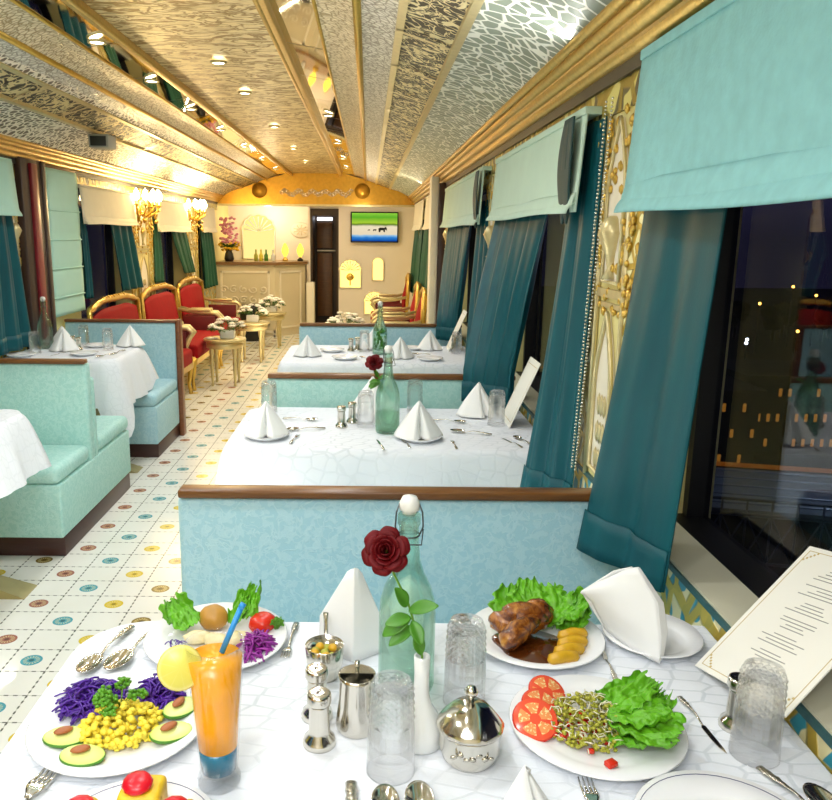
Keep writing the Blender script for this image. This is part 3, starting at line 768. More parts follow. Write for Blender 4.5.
def dtable(x0, x1, y0, y1, px, py, label, clabel, wall, drop, corner, seed, **kw):
    t = thing('dining_table', label, 'table', (px, py, 0))
    mb = MB(); mb.rbox(x0+.03-px, x1-(.004 if wall > 0 else .05)-px, y0+.05-py, y1-.05-py, .735, .7665, .01, 2); mb.build('tabletop', M['under'], t)
    mb = MB(); mb.lathe([(.05, .05), (.075, .08), (.05, .14), (.035, .2), (.055, .35), (.06, .45), (.035, .55), (.03, .66), (.09, .735)], 16); mb.build('pedestal', M['plinthgold'], t)
    mb = MB(); mb.add([(-.27,-.07,0), (.27,-.07,0), (.27,.07,0), (-.27,.07,0), (-.07,-.05,.07), (.07,-.05,.07), (.07,.05,.07), (-.07,.05,.07)], [(0,3,2,1),(4,5,6,7),(0,1,5,4),(1,2,6,5),(2,3,7,6),(3,0,4,7)]); mb.build('foot', M['plinthgold'], t)
    c = cloth_mesh(x0, x1, y0, y1, wall, drop, corner, seed=seed, **kw).build('tablecloth', M['cloth']); tag(c, clabel, 'tablecloth')
dtable(-.555, .695, .70, 1.475, 0, 1.08, 'nearest dining table, hidden under a white cloth full of food', 'white damask cloth under the plates of food on the nearest table', 1, .26, .04, 1.0, ydrop=.26, rc=.13)
dtable(-.535, .695, 2.80, 3.51, 0, 3.02, 'middle dining table under a white cloth set with napkins', 'white damask cloth draped on the middle table behind the nearest bench', 1, .36, .05, 2.2, ydrop=.26)
dtable(-.545, .695, 4.78, 5.6, 0, 5.1, 'farthest dining table, under a white cloth before the lounge bench', 'white cloth draped on the farthest table', 1, .36, .05, 3.1, ydrop=.26)
dtable(-2.305, -1.53, 2.62, 3.42, -1.74, 3.18, 'table across the aisle cut by the picture edge, gilt pedestal', 'white cloth with a long hanging corner, cut by the picture edge', -1, .26, .16, 4.4, flare=.07, ydrop=.26)
dtable(-2.305, -1.60, 4.84, 5.52, -1.78, 5.0, 'table across the aisle with a gilt pedestal before the framed bench', 'white cloth draped on the table before the mahogany-framed bench', -1, .30, .20, 5.3, flare=.07, ydrop=.24)

# ------------------------------------------------------------------ tableware prototypes
def plate_prof(r, h=.018):
    return [(0, .003), (r*.62, .003), (r*.66, .0), (r*.70, .003), (r*.97, h-.002), (r, h), (r*.985, h+.002), (r*.70, .008), (r*.64, .0065), (0, .0065)]
def plate(name, r, loc, label, group=None, rim=False, h=.018):
    t = MB(); t.lathe(plate_prof(r, h), 48); o = t.build(name, M['china'], loc=loc); tag(o, label, 'plate', group)
    if rim:
        t = MB(); t.lathe([(r*.925, h-.0025), (r*.935, h+.0008), (r*.945, h-.0012), (r*.935, h-.004)], 48, ring=True); t.build('rim_line', M['blueline'], o)
    return o
def cutlery(kind, L=.19):
    """lies along +y, handle end at y=L, head at y=0"""
    mb = MB(); hd = .055
    zc = lambda y: .004 + .010*smoothstep((y-hd)/.05)*(1-smoothstep((y-hd-.05)/.09)*.75)
    hp = [(0, hd + (L-hd)*i/14, zc(hd+(L-hd)*i/14)) for i in range(15)]
    rr = [.0032 + .0042*smoothstep((i/14-.35)/.5) + (.0025*math.sin(i*1.4)**2 if i > 8 else 0) for i in range(15)]
    hb = MB(); hb.tube(hp, rr, 8, flat=.42)
    if kind == 'spoon':
        def fn(u, v):
            a = 2*PI*u; q = v
            return (.020*q*math.cos(a), .034+.034*q*math.sin(a)*-1 - .002, .004 + .008*(q**2) + .002)
        mb.grid(fn, 24, 8, thick=.0014)
    elif kind == 'fork':
        def fn(u, v): return (-.011+.022*u, .034 + .026*v, .007+.003*math.sin(v*2))
        def f3(u, v):
            w = .012*(1-smoothstep((v-.3)/.7)*.7); return (-w+2*w*u, .034+.026*v, .008+.003*math.cos(v*1.5))
        mb.grid(f3, 6, 5, thick=.0018)
        for k in range(4):
            x = -.0098 + k*.0065; mb.tube([(x, .038, .0095), (x, .018, .0075), (x, 0, .010)], [.0022, .0020, .001], 6)
    else:
        mb.prism([(-.001, .062), (-.0085, .05), (-.009, .0), (-.006, -.035), (.002, -.06), (.005, -.04), (.006, .055)], .003, .0055, 'z')
    return mb, hb
CUT = {}
def put_cut(kind, head, tail, label, group=None, z=ZT, scale=None):
    hx, hy = head; tx, ty = tail; ang = math.atan2(ty-hy, tx-hx) - PI/2; Lr = math.hypot(tx-hx, ty-hy)
    if kind not in CUT:
        t = thing('table_' + kind if kind != 'spoon' else 'table_spoon', label, kind, (hx, hy, z), ang, group)
        a, b2 = cutlery(kind); a.build({'spoon': 'bowl', 'fork': 'tines', 'knife': 'blade'}[kind], M['silver'], t); b2.build('handle', M['silverorn'], t); CUT[kind] = t
        t.scale = (max(.6, Lr/.19),)*3
    else:
        t = dup(CUT[kind], (hx, hy, z), ang, label, group, max(.6, Lr/.19))
        if group is None and 'group' in t: del t['group']
    return t
# crystal tumbler (stands upside down)
def tumbler_mesh():
    mb = MB(); H = .148; n = 72; C = 18; R = 10; z0, z1 = .082, .140
    rad = lambda z: .0365 - .006*z/H
    pt = lambda i, r, dr=0: ((rad(z0+(z1-z0)*r/R)+dr)*math.cos(2*PI*i/C), (rad(z0+(z1-z0)*r/R)+dr)*math.sin(2*PI*i/C), z0+(z1-z0)*r/R)
    for r in range(0, R-1):                           # raised cut diamonds, flat facets
        for i in range(C):
            q = i + (.5 if r % 2 else 0)
            mb.add([pt(q, r), pt(q+.5, r+1), pt(q, r+2), pt(q-.5, r+1), pt(q, r+1, .0026)], [(0,1,4), (1,2,4), (2,3,4), (3,0,4)])
    for i in range(C):
        mb.add([pt(i, 0), pt(i+1, 0), pt(i+.5, 1)], [(0,1,2)]); q = i + (.5 if (R % 2) else 0); mb.add([pt(q, R), pt(q+.5, R-1), pt(q+1, R)], [(0,1,2)])
    def mod(r, z, a, j):
        if .03 < z < z0: w = smoothstep((z-.03)/.03)*(1-smoothstep((z-z0+.006)/.006)); return r + .0022*w*(abs(math.cos(a*C/2))-.5)
        return r
    mb.lathe([(rad(z0*k/14), z0*k/14) for k in range(15)], n, mod=mod, ring=False)
    del mb.f[-2:]; del mb.mi[-2:]; del mb.sm[-2:]
    rt = rad(z1); mb.lathe([(0, H-.003), (.021, H-.0025), (.024, H+.001), (rt-.003, H), (rt, z1)], n)
    del mb.f[-1:]; del mb.mi[-1:]; del mb.sm[-1:]
    mb.lathe([(rad(0), 0), (.0343, 0), (.0335, .03), (.0305, .10), (.0285, H-.020), (.022, H-.016), (0, H-.016)], n)
    k0 = len(mb.f) - 1; del mb.f[k0:]; del mb.mi[k0:]; del mb.sm[k0:]
    return mb
tumb = None
def tumbler(x, y, label, rz=0, z=ZT, group=None):
    global tumb
    if tumb is None:
        tumb = tumbler_mesh().build('crystal_tumbler', M['crystal'], loc=(x, y, z)); tag(tumb, label, 'glass', group); return tumb
    return dup(tumb, (x, y, z), rz, label, group)
# swing-top bottle
botp = None
def bottle(x, y, label, z=ZT, content=None):
    global botp
    if botp is None:
        t = thing('swing_top_bottle', label, 'bottle', (x, y, z))
        mb = MB(); out = [(.030, .0), (.046, .003), (.049, .012), (.049, .14), (.047, .165), (.040, .19), (.028, .215), (.020, .24), (.0175, .27), (.0165, .30), (.0195, .305), (.0195, .32), (.015, .325)]
        inn = [(.012, .323), (.0135, .30), (.015, .27), (.0175, .24), (.0255, .213), (.0375, .187), (.0445, .163), (.046, .14), (.046, .012), (.0, .008)]
        mb.lathe(out + inn, 40); mb.build('glass_body', M['bottle'], t)
        mb = MB(); mb.lathe([(.0, .318), (.012, .320), (.012, .327), (.017, .330), (.017, .342), (.012, .352), (0, .355)], 20); mb.build('stopper', M['rubber'], t)
        mb = MB(); mb.tube([(.018*math.cos(a), .018*math.sin(a), .285) for a in [2*PI*i/20 for i in range(21)]], .0014, 6)
        for s in (-1, 1): mb.tube([(s*.018, 0, .285), (s*.0235, -.004, .30), (s*.022, -.003, .325), (s*.016, 0, .34)], .0014, 6)
        mb.tube([(-.0235, -.004, .296), (-.02, -.022, .275), (.02, -.022, .275), (.0235, -.004, .296)], .0014, 6)
        mb.build('wire_bail', M['wire'], t); botp = t; return t
    return dup(botp, (x, y, z), rnd.random()*2, label)
# salt shaker
shk = None
def shaker(x, y, label, z=ZT, group=None):
    global shk
    if shk is None:
        t = thing('salt_shaker', label, 'salt shaker', (x, y, z), 0, group)
        mb = MB(); mb.lathe([(.0, 0), (.026, 0), (.0265, .004), (.024, .012), (.018, .018), (.0165, .024), (.0155, .066), (.0165, .070), (0, .070)], 28); mb.build('body', M['silver'], t)
        mb = MB(); mb.lathe([(.0, .070), (.0180, .070), (.0190, .073), (.0190, .084), (.0175, .088), (.0150, .0885), (0, .0875)], 28); c = mb.build('cap', M['silver'], t)
        mb = MB()
        for k in range(12): mb.ico(((.004+.005*(k % 2))*math.cos(k*PI/6), (.004+.005*(k % 2))*math.sin(k*PI/6), .0878), .0015, 1)
        stuff(mb.build('hole', M['dark'], c)); shk = t; return t
    return dup(shk, (x, y, z), 0, label, group)
# folded napkins
def napkin_mesh(kind):
    mb = MB()
    if kind == 'tent':
        base = [(.098, .05), (.104, .0), (.07, -.045), (.030, -.072), (.012, -.060), (.0, -.02), (-.016, -.058), (-.036, -.070), (-.07, -.045), (-.104, .0), (-.098, .05)]
        n = len(base)-1
        def fn(u, v):
            k = u*n; i = min(int(k), n-1); f = k-i; x = base[i][0]*(1-f)+base[i+1][0]*f; y = base[i][1]*(1-f)+base[i+1][1]*f
            g = v**1.08; notch = (.012*(1-abs(u-.5)*2)**6)*v*(1-v)*4
            return (x*(1-g)+.0*g, y*(1-g)+.015*g + .006*math.sin(v*PI)+notch, .006+.15*v)
        mb.grid(fn, 36, 14, thick=.003)
        def f2(u, v):
            return ((.102-.204*u)*(1-v), .05*(1-v)+.018*v - .012*math.sin(u*PI)*(1-v), .004+.149*v)
        mb.grid(f2, 10, 10, thick=.003)
    elif kind == 'flat':
        for k in range(3):
            mb.grid(lambda u, v, k=k: (-.09+.18*u + .004*k, -.10+.2*v*(1-.3*u), .010+.007*k+.005*math.sin(u*5+k)*math.sin(v*4) + .03*u*v*(k == 2)), 12, 12, thick=.003)
    return mb
nk = {}
def napkin(x, y, rz, label, z=ZT, kind='tent', scale=1.0, group=None):
    if kind not in nk:
        o = napkin_mesh(kind).build('folded_napkin', M['napkin'], loc=(x, y, z), rot=(0, 0, rz)); o.scale = (scale,)*3
        nk[kind] = tag(o, label, 'napkin', group); return o
    return dup(nk[kind], (x, y, z), rz, label, group, scale)

# ------------------------------------------------------------------ nearest table
plate('dinner_plate', .137, (-.288, 1.385, ZT), 'round white plate with fried dumpling, lettuce and purple cabbage')
plate('dinner_plate', .140, (-.392, 1.118, ZT), 'white plate of corn, cucumber and purple cabbage beside the orange drink')
plate('dinner_plate', .115, (-.30, .885-.02, ZT), 'white plate with yellow cubes and red cherries at the picture bottom', rim=True)
plate('dinner_plate', .132, (.335, 1.405, ZT), 'white plate of glazed chicken, lettuce and gravy')
plate('dinner_plate', .138, (.372, 1.118, ZT), 'white plate of tomato slices, sprout salad and lettuce')
pf = plate('dinner_plate', .125, (.482, .880, ZT), 'empty white plate with a thin dark rim line at the picture bottom', rim=True)
mb = MB()
for k in range(11):
    a = PI*.36 + k*.075; mb.box(-.0011, .0011, -.0032+.0012*(k % 3), .0030, 0, .0004, M=TR((.068*math.cos(a), .068*math.sin(a), .0072), rx=0, rz=a-PI/2))
for k in range(5):
    a = PI*.16 + k*.05; mb.ico((.066*math.cos(a), .066*math.sin(a), .0072), (.0022, .003, .0006), 1)
mb.build('rim_emblem', M['blueline'], pf)
sp = plate('side_plate', .095, (.565, 1.41, ZT), 'small white side plate under the tall folded napkin')

def scatter_in(cx, cy, r, n, rr, zmax, fn, seed):
    q = random.Random(seed)
    for _ in range(n):
        a = q.random()*2*PI; d = r*math.sqrt(q.random()); fn(cx+d*math.cos(a), cy+d*math.sin(a), q.random()*zmax*(1-(d/r)**2*.8), q)
def shred(mb, x, y, z, q, L=.03, w=.0016, mi=0):
    a = q.random()*PI; b2 = (q.random()-.5)*1.2; L = L*(.5+q.random()); c = (q.random()-.5)*.5
    p = [(x + L*(t-.5)*math.cos(a+c*t), y + L*(t-.5)*math.sin(a+c*t), z + .004 + b2*L*.3*(t-.5) + .006*math.sin(t*PI)) for t in (0, .25, .5, .75, 1)]
    mb.tube(p, w*(.7+.6*q.random()), 5, mi)
def lettuce(name, cx, cy, z, w, l, rz, label, parts=3, tilt=.3, seed=0, up=.04):
    mb = MB(); q = random.Random(seed)
    for k in range(parts):
        ph = q.random()*6; off = ((q.random()-.5)*w*.5, (q.random()-.5)*l*.35, .006+.009*k); ra = rz + (q.random()-.5)*1.1; ww = w*(.75+.4*q.random()); ll = l*(.75+.3*q.random())
        def fn(u, v):
            s = (u-.5)*2; prof = math.sin(PI*min(1, .12+v*.88))**.6 if v < .97 else .35
            x = s*ww*.5*(.35+.65*math.sin(PI*(.15+.72*v)))
            y = (v-.5)*ll
            fr = abs(s)**2 + max(0, v-.55)*1.5; s = max(-1, min(1, s))
            zz = up*v**1.3*.8 + .0042*fr*math.sin(s*15+ph+v*7)  - .004*(1-abs(s))
            nn = noise.noise(Vector((s*2.2+seed*3.1+k*5, v*3.4+k, seed))); x *= 1+.10*math.sin(v*31+ph)*abs(s); zz += .014*nn*(.4+min(1, fr)) + .006*noise.noise(Vector((s*7, v*9, seed+k)))
            return (x, y+.006*math.sin(s*17+ph)*v, min(.075, max(.001, zz+.006)))
        mb.grid(fn, 34, 30, M=TR((off[0], off[1], off[2]), rz=ra))
    o = mb.build(name, M['lettuce'], loc=(cx, cy, z)); return tag(o, label, 'lettuce')
def parsley(cx, cy, z, label, s=1.0, seed=1):
    t = thing('parsley_sprig', label, 'parsley', (cx, cy, z)); q = random.Random(seed); mb = MB(); st = MB()
    for k in range(13):
        a = q.random()*2*PI; r = .03*s*math.sqrt(q.random()); p = (r*math.cos(a), r*math.sin(a), .010+.022*s*(1-(r/.03/s)**2))
        st.tube([(0, 0, 0), (p[0]*.6, p[1]*.6, p[2]*.8), p], .0009, 5)
        for j in range(12):
            b2 = q.random()*2*PI; d = .010*s*math.sqrt(q.random()); mb.ico((p[0]+d*math.cos(b2), p[1]+d*math.sin(b2), p[2]+(q.random()-.3)*.010), (.0040*s, .0024*s, .0030*s), 1, .6, 5, seed=k*7+j)
    stuff(mb.build('leaves', M['parsley'], t)); st.build('stem', M['stem'], t); return t

# plate A: dumpling, mushroom slices, tomato, lettuce, cabbage
pz = ZT+.0075
lettuce('lettuce_leaf', -.372, 1.425, pz+.006, .058, .075, 1.2, 'lettuce leaf beside the fried dumpling', 2, seed=3)
lettuce('lettuce_leaf', -.243, 1.448, pz+.004, .05, .055, -.2, 'lettuce leaf between dumpling and tomato', 2, seed=4, up=.06)
mb = MB(); mb.ico((0, 0, .024), (.030, .027, .024), 3, .12, 2, 5); o = mb.build('fried_dumpling', M['fritter'], loc=(-.302, 1.432, pz)); tag(o, 'golden brown round fried dumpling on the plate behind the drink', 'dumpling')
for k, (x, y, rz) in enumerate(((-.322, 1.375, .3), (-.285, 1.365, -.2), (-.245, 1.372, .5))):
    mb = MB(); mb.ico((0, 0, .012), (.026, .017, .012), 3, .25, 3, k+9); o = mb.build('mushroom_slice', M['mushroom'], loc=(x, y, pz), rot=(0, 0, rz)); tag(o, 'pale sauteed vegetable slice beside the dumpling', 'vegetable', 'pale slices on the dumpling plate')
mb = MB(); mb.lathe([(0, 0), (.022, .0), (.028, .010), (.025, .024), (.015, .030), (0, .028)], 20, mod=lambda r, z, a, j: r*(1+.05*math.cos(5*a)))
o = mb.build('tomato', M['tomato'], loc=(-.205, 1.432, pz)); tag(o, 'red tomato piece behind the blue straw', 'tomato')
mb = MB(); scatter_in(0, 0, .048, 130, 0, .028, lambda x, y, z, q: shred(mb, x*.6, y, z, q, .028, .0016), 11)
o = mb.build('cabbage_shreds', M['cabbagep'], loc=(-.205, 1.345, pz)); tag(o, 'purple cabbage shreds on the dumpling plate', 'cabbage', kind='stuff')
mb = MB(); scatter_in(0, 0, .014, 9, 0, .003, lambda x, y, z, q: shred(mb, x, y, z, q, .016, .001), 12)
o = mb.build('cabbage_shreds', M['cabbage'], loc=(-.362, 1.352, pz+.003)); tag(o, 'few stray cabbage shreds below the lettuce leaf', 'cabbage', kind='stuff')
parsley(-.176, 1.418, pz, 'small parsley sprig beside the tomato piece', .6, 3)

# plate B: cabbage, corn, parsley, cucumber slices with almonds
for (x, y, r, lab) in ((-.452, 1.168, .052, 'purple cabbage shreds at the aisle side of the corn'), (-.345, 1.188, .036, 'purple cabbage shreds behind the corn')):
    mb = MB(); scatter_in(0, 0, r, int(300*r/.052), 0, .034, lambda x_, y_, z, q: shred(mb, x_, y_, z, q, .026, .0017), int(r*1000))
    o = mb.build('cabbage_shreds', M['cabbage'], loc=(x, y, pz)); tag(o, lab, 'cabbage', kind='stuff')
mb = MB(); scatter_in(0, 0, .064, 330, 0, .034, lambda x_, y_, z, q: mb.ico((x_, y_*.95, z+.004), (.0064, .0054, .005), 1, .15, 2, int(q.random()*99)), 21)
o = mb.build('corn_kernels', M['corn'], loc=(-.385, 1.105, pz)); tag(o, 'heap of yellow sweetcorn in the middle of the plate', 'corn', kind='stuff')
parsley(-.392, 1.128, pz+.026, 'parsley sprig on top of the sweetcorn', 1.15, 5)
def cucumber(x, y, rz, label, tilt=.15):
    t = MB(); t.lathe([(0, .002), (.0325, .0), (.034, .003), (.0325, .006)], 28, M=TR(sc=(1, .62, 1)))
    t.lathe([(.0, .0061), (.0322, .0061), (.0328, .006), (.0, .0059)], 28, mi=1, M=TR(sc=(1, .62, 1)))
    o = t.build('cucumber_slice', [M['cukeskin'], M['cuke']], loc=(x, y, pz+.006), rot=(tilt, .06, rz)); tag(o, label, 'cucumber')
    m2 = MB(); m2.ico((0, 0, .0045), (.015, .008, .0045), 2); o = m2.build('almond', M['almond'], loc=(x-.004, y+.004, pz+.013), rot=(0, 0, rz+.3)); tag(o, 'brown almond on the ' + label, 'almond')
cucumber(-.462, 1.072, .2, 'cucumber slice at the aisle edge of the corn plate')
cucumber(-.420, 1.028, .05, 'cucumber slice at the front edge of the corn plate')
cucumber(-.302, 1.150, .9, 'cucumber slice behind the drink glass, farther one')
cucumber(-.302, 1.085, .5, 'cucumber slice close beside the drink glass')

# plate C (bottom): yellow cubes with red cherries
for k, (x, y, z, s) in enumerate(((-.298, .918, pz, 1.3), (-.240, .880, pz, 1.1), (-.362, .880, pz, 1.1))):
    mb = MB(); mb.rbox(-.022*s, .022*s, -.02*s, .02*s, 0, .036*s, .008, 3)
    o = mb.build('paneer_cube', M['yellowcake'], loc=(x, y, z), rot=(0, 0, .4*k)); tag(o, ('yellow cube topped by the large cherry', 'yellow cube at the drink side of the bottom plate', 'yellow cube at the fork side of the bottom plate')[k], 'food cube')
    mb = MB(); mb.ico((0, 0, .007), (.021, .019, .0085), 2); o = mb.build('cherry', M['redpetal'], loc=(x-.004, y-.004, z+.0365*s), rot=(.25, 0, 0)); tag(o, ('large red cherry on the middle yellow cube', 'red cherry nearest the drink glass', 'red cherry nearest the fork')[k], 'cherry')

# plate D: chicken, gravy, lettuce, kebabs
lettuce('lettuce_leaf', .335, 1.475, pz, .12, .09, .3, 'frilly lettuce behind the glazed chicken', 3, seed=7, up=.055)
lettuce('lettuce_leaf', .395, 1.455, pz, .09, .09, -.9, 'frilly lettuce between chicken and window', 3, seed=8, up=.05)
mb = MB(); mb.lathe([(0, .0035), (.062, .003), (.066, .0), (0, 0)], 40, mod=lambda r, z, a, j: r*(1+.10*math.sin(3*a)+.06*math.sin(5*a+1)))
o = mb.build('gravy', M['sauce'], loc=(.318, 1.375, pz)); tag(o, 'brown gravy pool under the chicken', 'gravy', kind='stuff')
def chick():
    mb = MB()
    for c, r, s in (((0, 0, .030), (.048, .034, .030), 1), ((-.035, -.015, .026), (.036, .026, .024), 2), ((.028, .012, .034), (.034, .030, .028), 4)):
        mb.ico(c, r, 3, .22, 2.4, s)
    return mb
o = chick().build('chicken_piece', M['chicken'], loc=(.315, 1.425, pz+.003)); tag(o, 'glazed brown chicken thigh piece against the lettuce', 'chicken')
mb = MB(); mb.tube([(.05, .045, .03), (.02, .02, .034), (-.012, -.012, .030), (-.034, -.034, .022), (-.042, -.042, .018)], [.010, .016, .023, .020, .006], 14); 
o = mb.build('chicken_drumstick', M['chicken'], loc=(.302, 1.378, pz+.003)); tag(o, 'glazed drumstick lying in front on the gravy', 'chicken')
for k, (x, y) in enumerate(((.368, 1.312), (.385, 1.338), (.398, 1.364), (.405, 1.392))):
    mb = MB(); mb.tube([(-.032, 0, .008), (-.026, 0, .010), (0, .002, .012), (.024, 0, .010), (.031, 0, .008)], [.003, .0105, .012, .0105, .003], 12)
    o = mb.build('kebab_finger', M['kebab'], loc=(x, y, pz+.001+.001*k), rot=(0, 0, .25)); tag(o, ('golden finger nearest the viewer', 'golden finger second from the viewer', 'golden finger third from the viewer', 'golden finger nearest the lettuce')[k] + ' on the chicken plate', 'kebab')

# plate E: tomato slices, sprouts, lettuce
def tomato_slice(x, y, z, rx, rz, label, s=1.0):
    t = MB(); t.lathe([(0, 0), (.033*s, .0), (.0345*s, .004), (.033*s, .008)], 28); t.lathe([(0, .0083), (.0325*s, .0083), (.033*s, .008), (0, .0079)], 28, mi=1)
    o = t.build('tomato_slice', [M['tomato'], M['tomatof']], loc=(x, y, z), rot=(rx, .1, rz)); tag(o, label, 'tomato')
tomato_slice(.272, 1.112, pz+.016, .55, -.2, 'tomato slice in front, closest to the sugar bowl', 1.05)
tomato_slice(.288, 1.150, pz+.014, .5, .2, 'tomato slice partly covered between the other two', .95)
tomato_slice(.305, 1.180, pz+.020, .5, .3, 'tomato slice farthest back beside the sprouts', .95)
mb = MB()
def sprout(x, y, z, q):
    mb.ico((x, y, z+.004), (.0045, .0034, .0032), 1, M=TR(rz=q.random()*3))
    if q.random() < .42:
        a = q.random()*2*PI; mb.tube([(x, y, z+.006), (x+.006*math.cos(a), y+.006*math.sin(a), z+.010), (x+.013*math.cos(a+.5), y+.013*math.sin(a+.5), z+.008)], .0009, 4, 1)
scatter_in(0, 0, .066, 520, 0, .050, sprout, 31)
o = mb.build('sprout_salad', [M['sprout'], M['sproutt']], loc=(.358, 1.118, pz)); tag(o, 'heap of green bean sprout salad between tomato and lettuce', 'sprout salad', kind='stuff')
mb = MB(); scatter_in(0, 0, .06, 40, 0, .012, lambda x, y, z, q: mb.rbox(x-.005, x+.005, y-.004, y+.004, z, z+.007, .0015, 1), 33)
o = mb.build('diced_tomato', M['tomato'], loc=(.342, 1.112, pz)); tag(o, 'diced red tomato mixed in the sprouts', 'tomato', kind='stuff')
lettuce('lettuce_leaf', .446, 1.140, pz, .082, .10, -1.2, 'green lettuce leaf on the sprout plate, window side', 4, seed=14, up=.024)
lettuce('lettuce_leaf', .440, 1.082, pz, .085, .10, -1.9, 'green lettuce leaf at the front of the sprout plate', 4, seed=15, up=.018)
mb = MB(); mb.rbox(-.009, .009, -.007, .007, 0, .009, .002, 1); o = mb.build('tomato_chunk', M['tomato'], loc=(.368, 1.025, pz+.001), rot=(0, 0, .5)); tag(o, 'single red tomato chunk at the front rim of the sprout plate', 'tomato')

# cocktail glass
t = thing('cocktail_glass', 'tall footed glass of orange and blue drink', 'glass', (-.21, .995, ZT))
mb = MB(); mb.lathe([(0, 0), (.029, 0), (.031, .004), (.0315, .010), (.028, .017), (.0275, .0238), (0, .0238)], 40); mb.build('foot', M['glassbase'], t)
outer = [(.0275, .024), (.0295, .06), (.0345, .13), (.0405, .205), (.042, .222)]; inner = [(r-.0018, z) for r, z in reversed(outer)]
mb = MB(); mb.lathe(outer + inner, 44, mod=lambda r, z, a, j: r + (.0006*math.cos(a*10) if z < .19 else 0), ring=True); mb.build('glass_wall', M['thin'], t)
lq = lambda z: .0275-.0022 + (.0405-.0275)*max(0, (z-.024)/.181)**1.1
mb = MB(); mb.lathe([(0, .0245), (lq(.025), .0245), (lq(.045), .045), (lq(.060), .060), (0, .060)], 40); mb.build('blue_layer', M['bluedrink'], t)
mb = MB(); mb.lathe([(0, .0605), (lq(.0605), .0605), (lq(.1), .10), (lq(.15), .15), (lq(.2), .200), (0, .2005)], 40); mb.build('orange_layer', M['orange'], t)
o = MB(); o.tube([(.008, .008, .202), (.034, .024, .262)], .0042, 10); o.tube([(.034, .024, .262), (.038, .026, .268)], .0046, 10)
o = o.build('drinking_straw', M['straw'], loc=(-.21, .995, ZT)); tag(o, 'blue straw standing in the orange drink', 'straw')
mb = MB(); mb.lathe([(0, -.0022), (.029, -.0022), (.031, 0), (.029, .0022), (0, .0022)], 32, M=TR(rx=PI/2))
o = mb.build('lemon_slice', M['lemon'], loc=(-.2545, .975, ZT+.194), rot=(-.35, 0, .25)); tag(o, 'yellow lemon slice on the rim of the orange drink', 'lemon')

# silver condiment set
shaker(-.070, 1.085, 'silver shaker in front, closest to the viewer')
shaker(-.078, 1.155, 'silver shaker just behind the front shaker')
t = thing('silver_pot', 'small silver pot of olives behind the shakers', 'pot', (-.072, 1.275, ZT))
mb = MB(); mb.lathe([(0, 0), (.024, 0), (.027, .006), (.033, .03), (.035, .062), (.034, .063), (.031, .03), (.024, .010), (0, .008)], 32); mb.build('body', M['silver'], t)
mb = MB(); mb.tube([(.0, .034, .05), (.0, .046, .06), (0, .046, .085), (0, .04, .103)], [.004, .004, .004, .005], 10, flat=.5); mb.build('handle', M['silverorn'], t)
for k in range(9):
    a = k*.7; r = .018 if k else 0
    mb = MB(); mb.ico((0, 0, 0), (.0085, .0075, .0075), 2); o = mb.build('olive', M['kebab'] if k % 2 else M['sprout'], loc=(-.072+r*math.cos(a), 1.275+r*math.sin(a), ZT+.046+.004*(k % 2)))
    tag(o, 'yellow green pickled olive inside the small silver pot', 'olive', 'olives in the silver pot')
mb = MB(); mb.lathe([(0, .010), (.0255, .012), (.030, .034), (.030, .038), (0, .038)], 24); o = mb.build('olive_brine', M['sauce'], loc=(-.072, 1.275, ZT)); tag(o, 'dark brine under the olives in the silver pot', 'brine', kind='stuff')
t = thing('silver_creamer', 'silver creamer with half-open lid beside the shakers', 'creamer', (-.012, 1.125, ZT))
mb = MB(); mb.lathe([(0, 0), (.030, 0), (.033, .004), (.034, .012), (.029, .055), (.028, .088), (.030, .096), (.028, .096), (.026, .088), (.027, .05), (.030, .012), (0, .010)], 36); mb.build('body', M['silver'], t)
mb = MB(); mb.prism([(.027*math.cos(a), .027*math.sin(a)) for a in [PI*i/14 for i in range(15)]], .094, .097, 'z'); mb.build('lid', M['silver'], t)
mb = MB(); mb.tube([(.0, .030, .085), (.0, .047, .09), (.0, .05, .06), (.0, .034, .025)], .0035, 8); mb.build('handle', M['silver'], t)
mb = MB(); mb.tube([(0, .006, .097), (0, .008, .114)], [.003, .0045], 8); mb.build('lid_knob', M['silver'], t)
t = thing('sugar_bowl', 'round silver sugar bowl with domed knob lid', 'sugar bowl', (.160, 1.052, ZT))
mb = MB(); mb.lathe([(0, 0), (.034, 0), (.041, .008), (.045, .02), (.046, .025), (.0465, .05), (.049, .056), (.046, .057), (.042, .05), (.036, .012), (0, .01)], 40); mb.build('bowl', M['silver'], t)
mb = MB(); mb.lathe([(0, .056), (.050, .056), (.051, .060), (.047, .066), (.041, .074), (.028, .088), (.010, .096), (0, .097)], 40, mod=lambda r, z, a, j: r*(1+.012*math.cos(10*a))); l = mb.build('lid', M['silver'], t)
mb = MB(); mb.lathe([(0, .096), (.005, .097), (.004, .103), (.009, .108), (.0105, .115), (.006, .121), (0, .123)], 20); mb.build('knob', M['silver'], l)
mb = MB()
for k in range(7): mb.ico((-.028+.009*k, -.0465+abs(k-3)*.0016, .032+.004*math.sin(k*2)), (.006, .002, .004), 1, .4, 3, k)
mb.build('crest_relief', M['silverorn'], t)

tumbler(.040, 1.025, 'upturned crystal tumbler in front of the white bud vase')
tumbler(.171, 1.205, 'upturned crystal tumbler behind the sugar bowl', .1)
tumbler(.603, 1.068, 'upturned crystal tumbler in front of the menu card', .2)
bottle(.073, 1.245, 'clear swing-top bottle behind the single red rose')

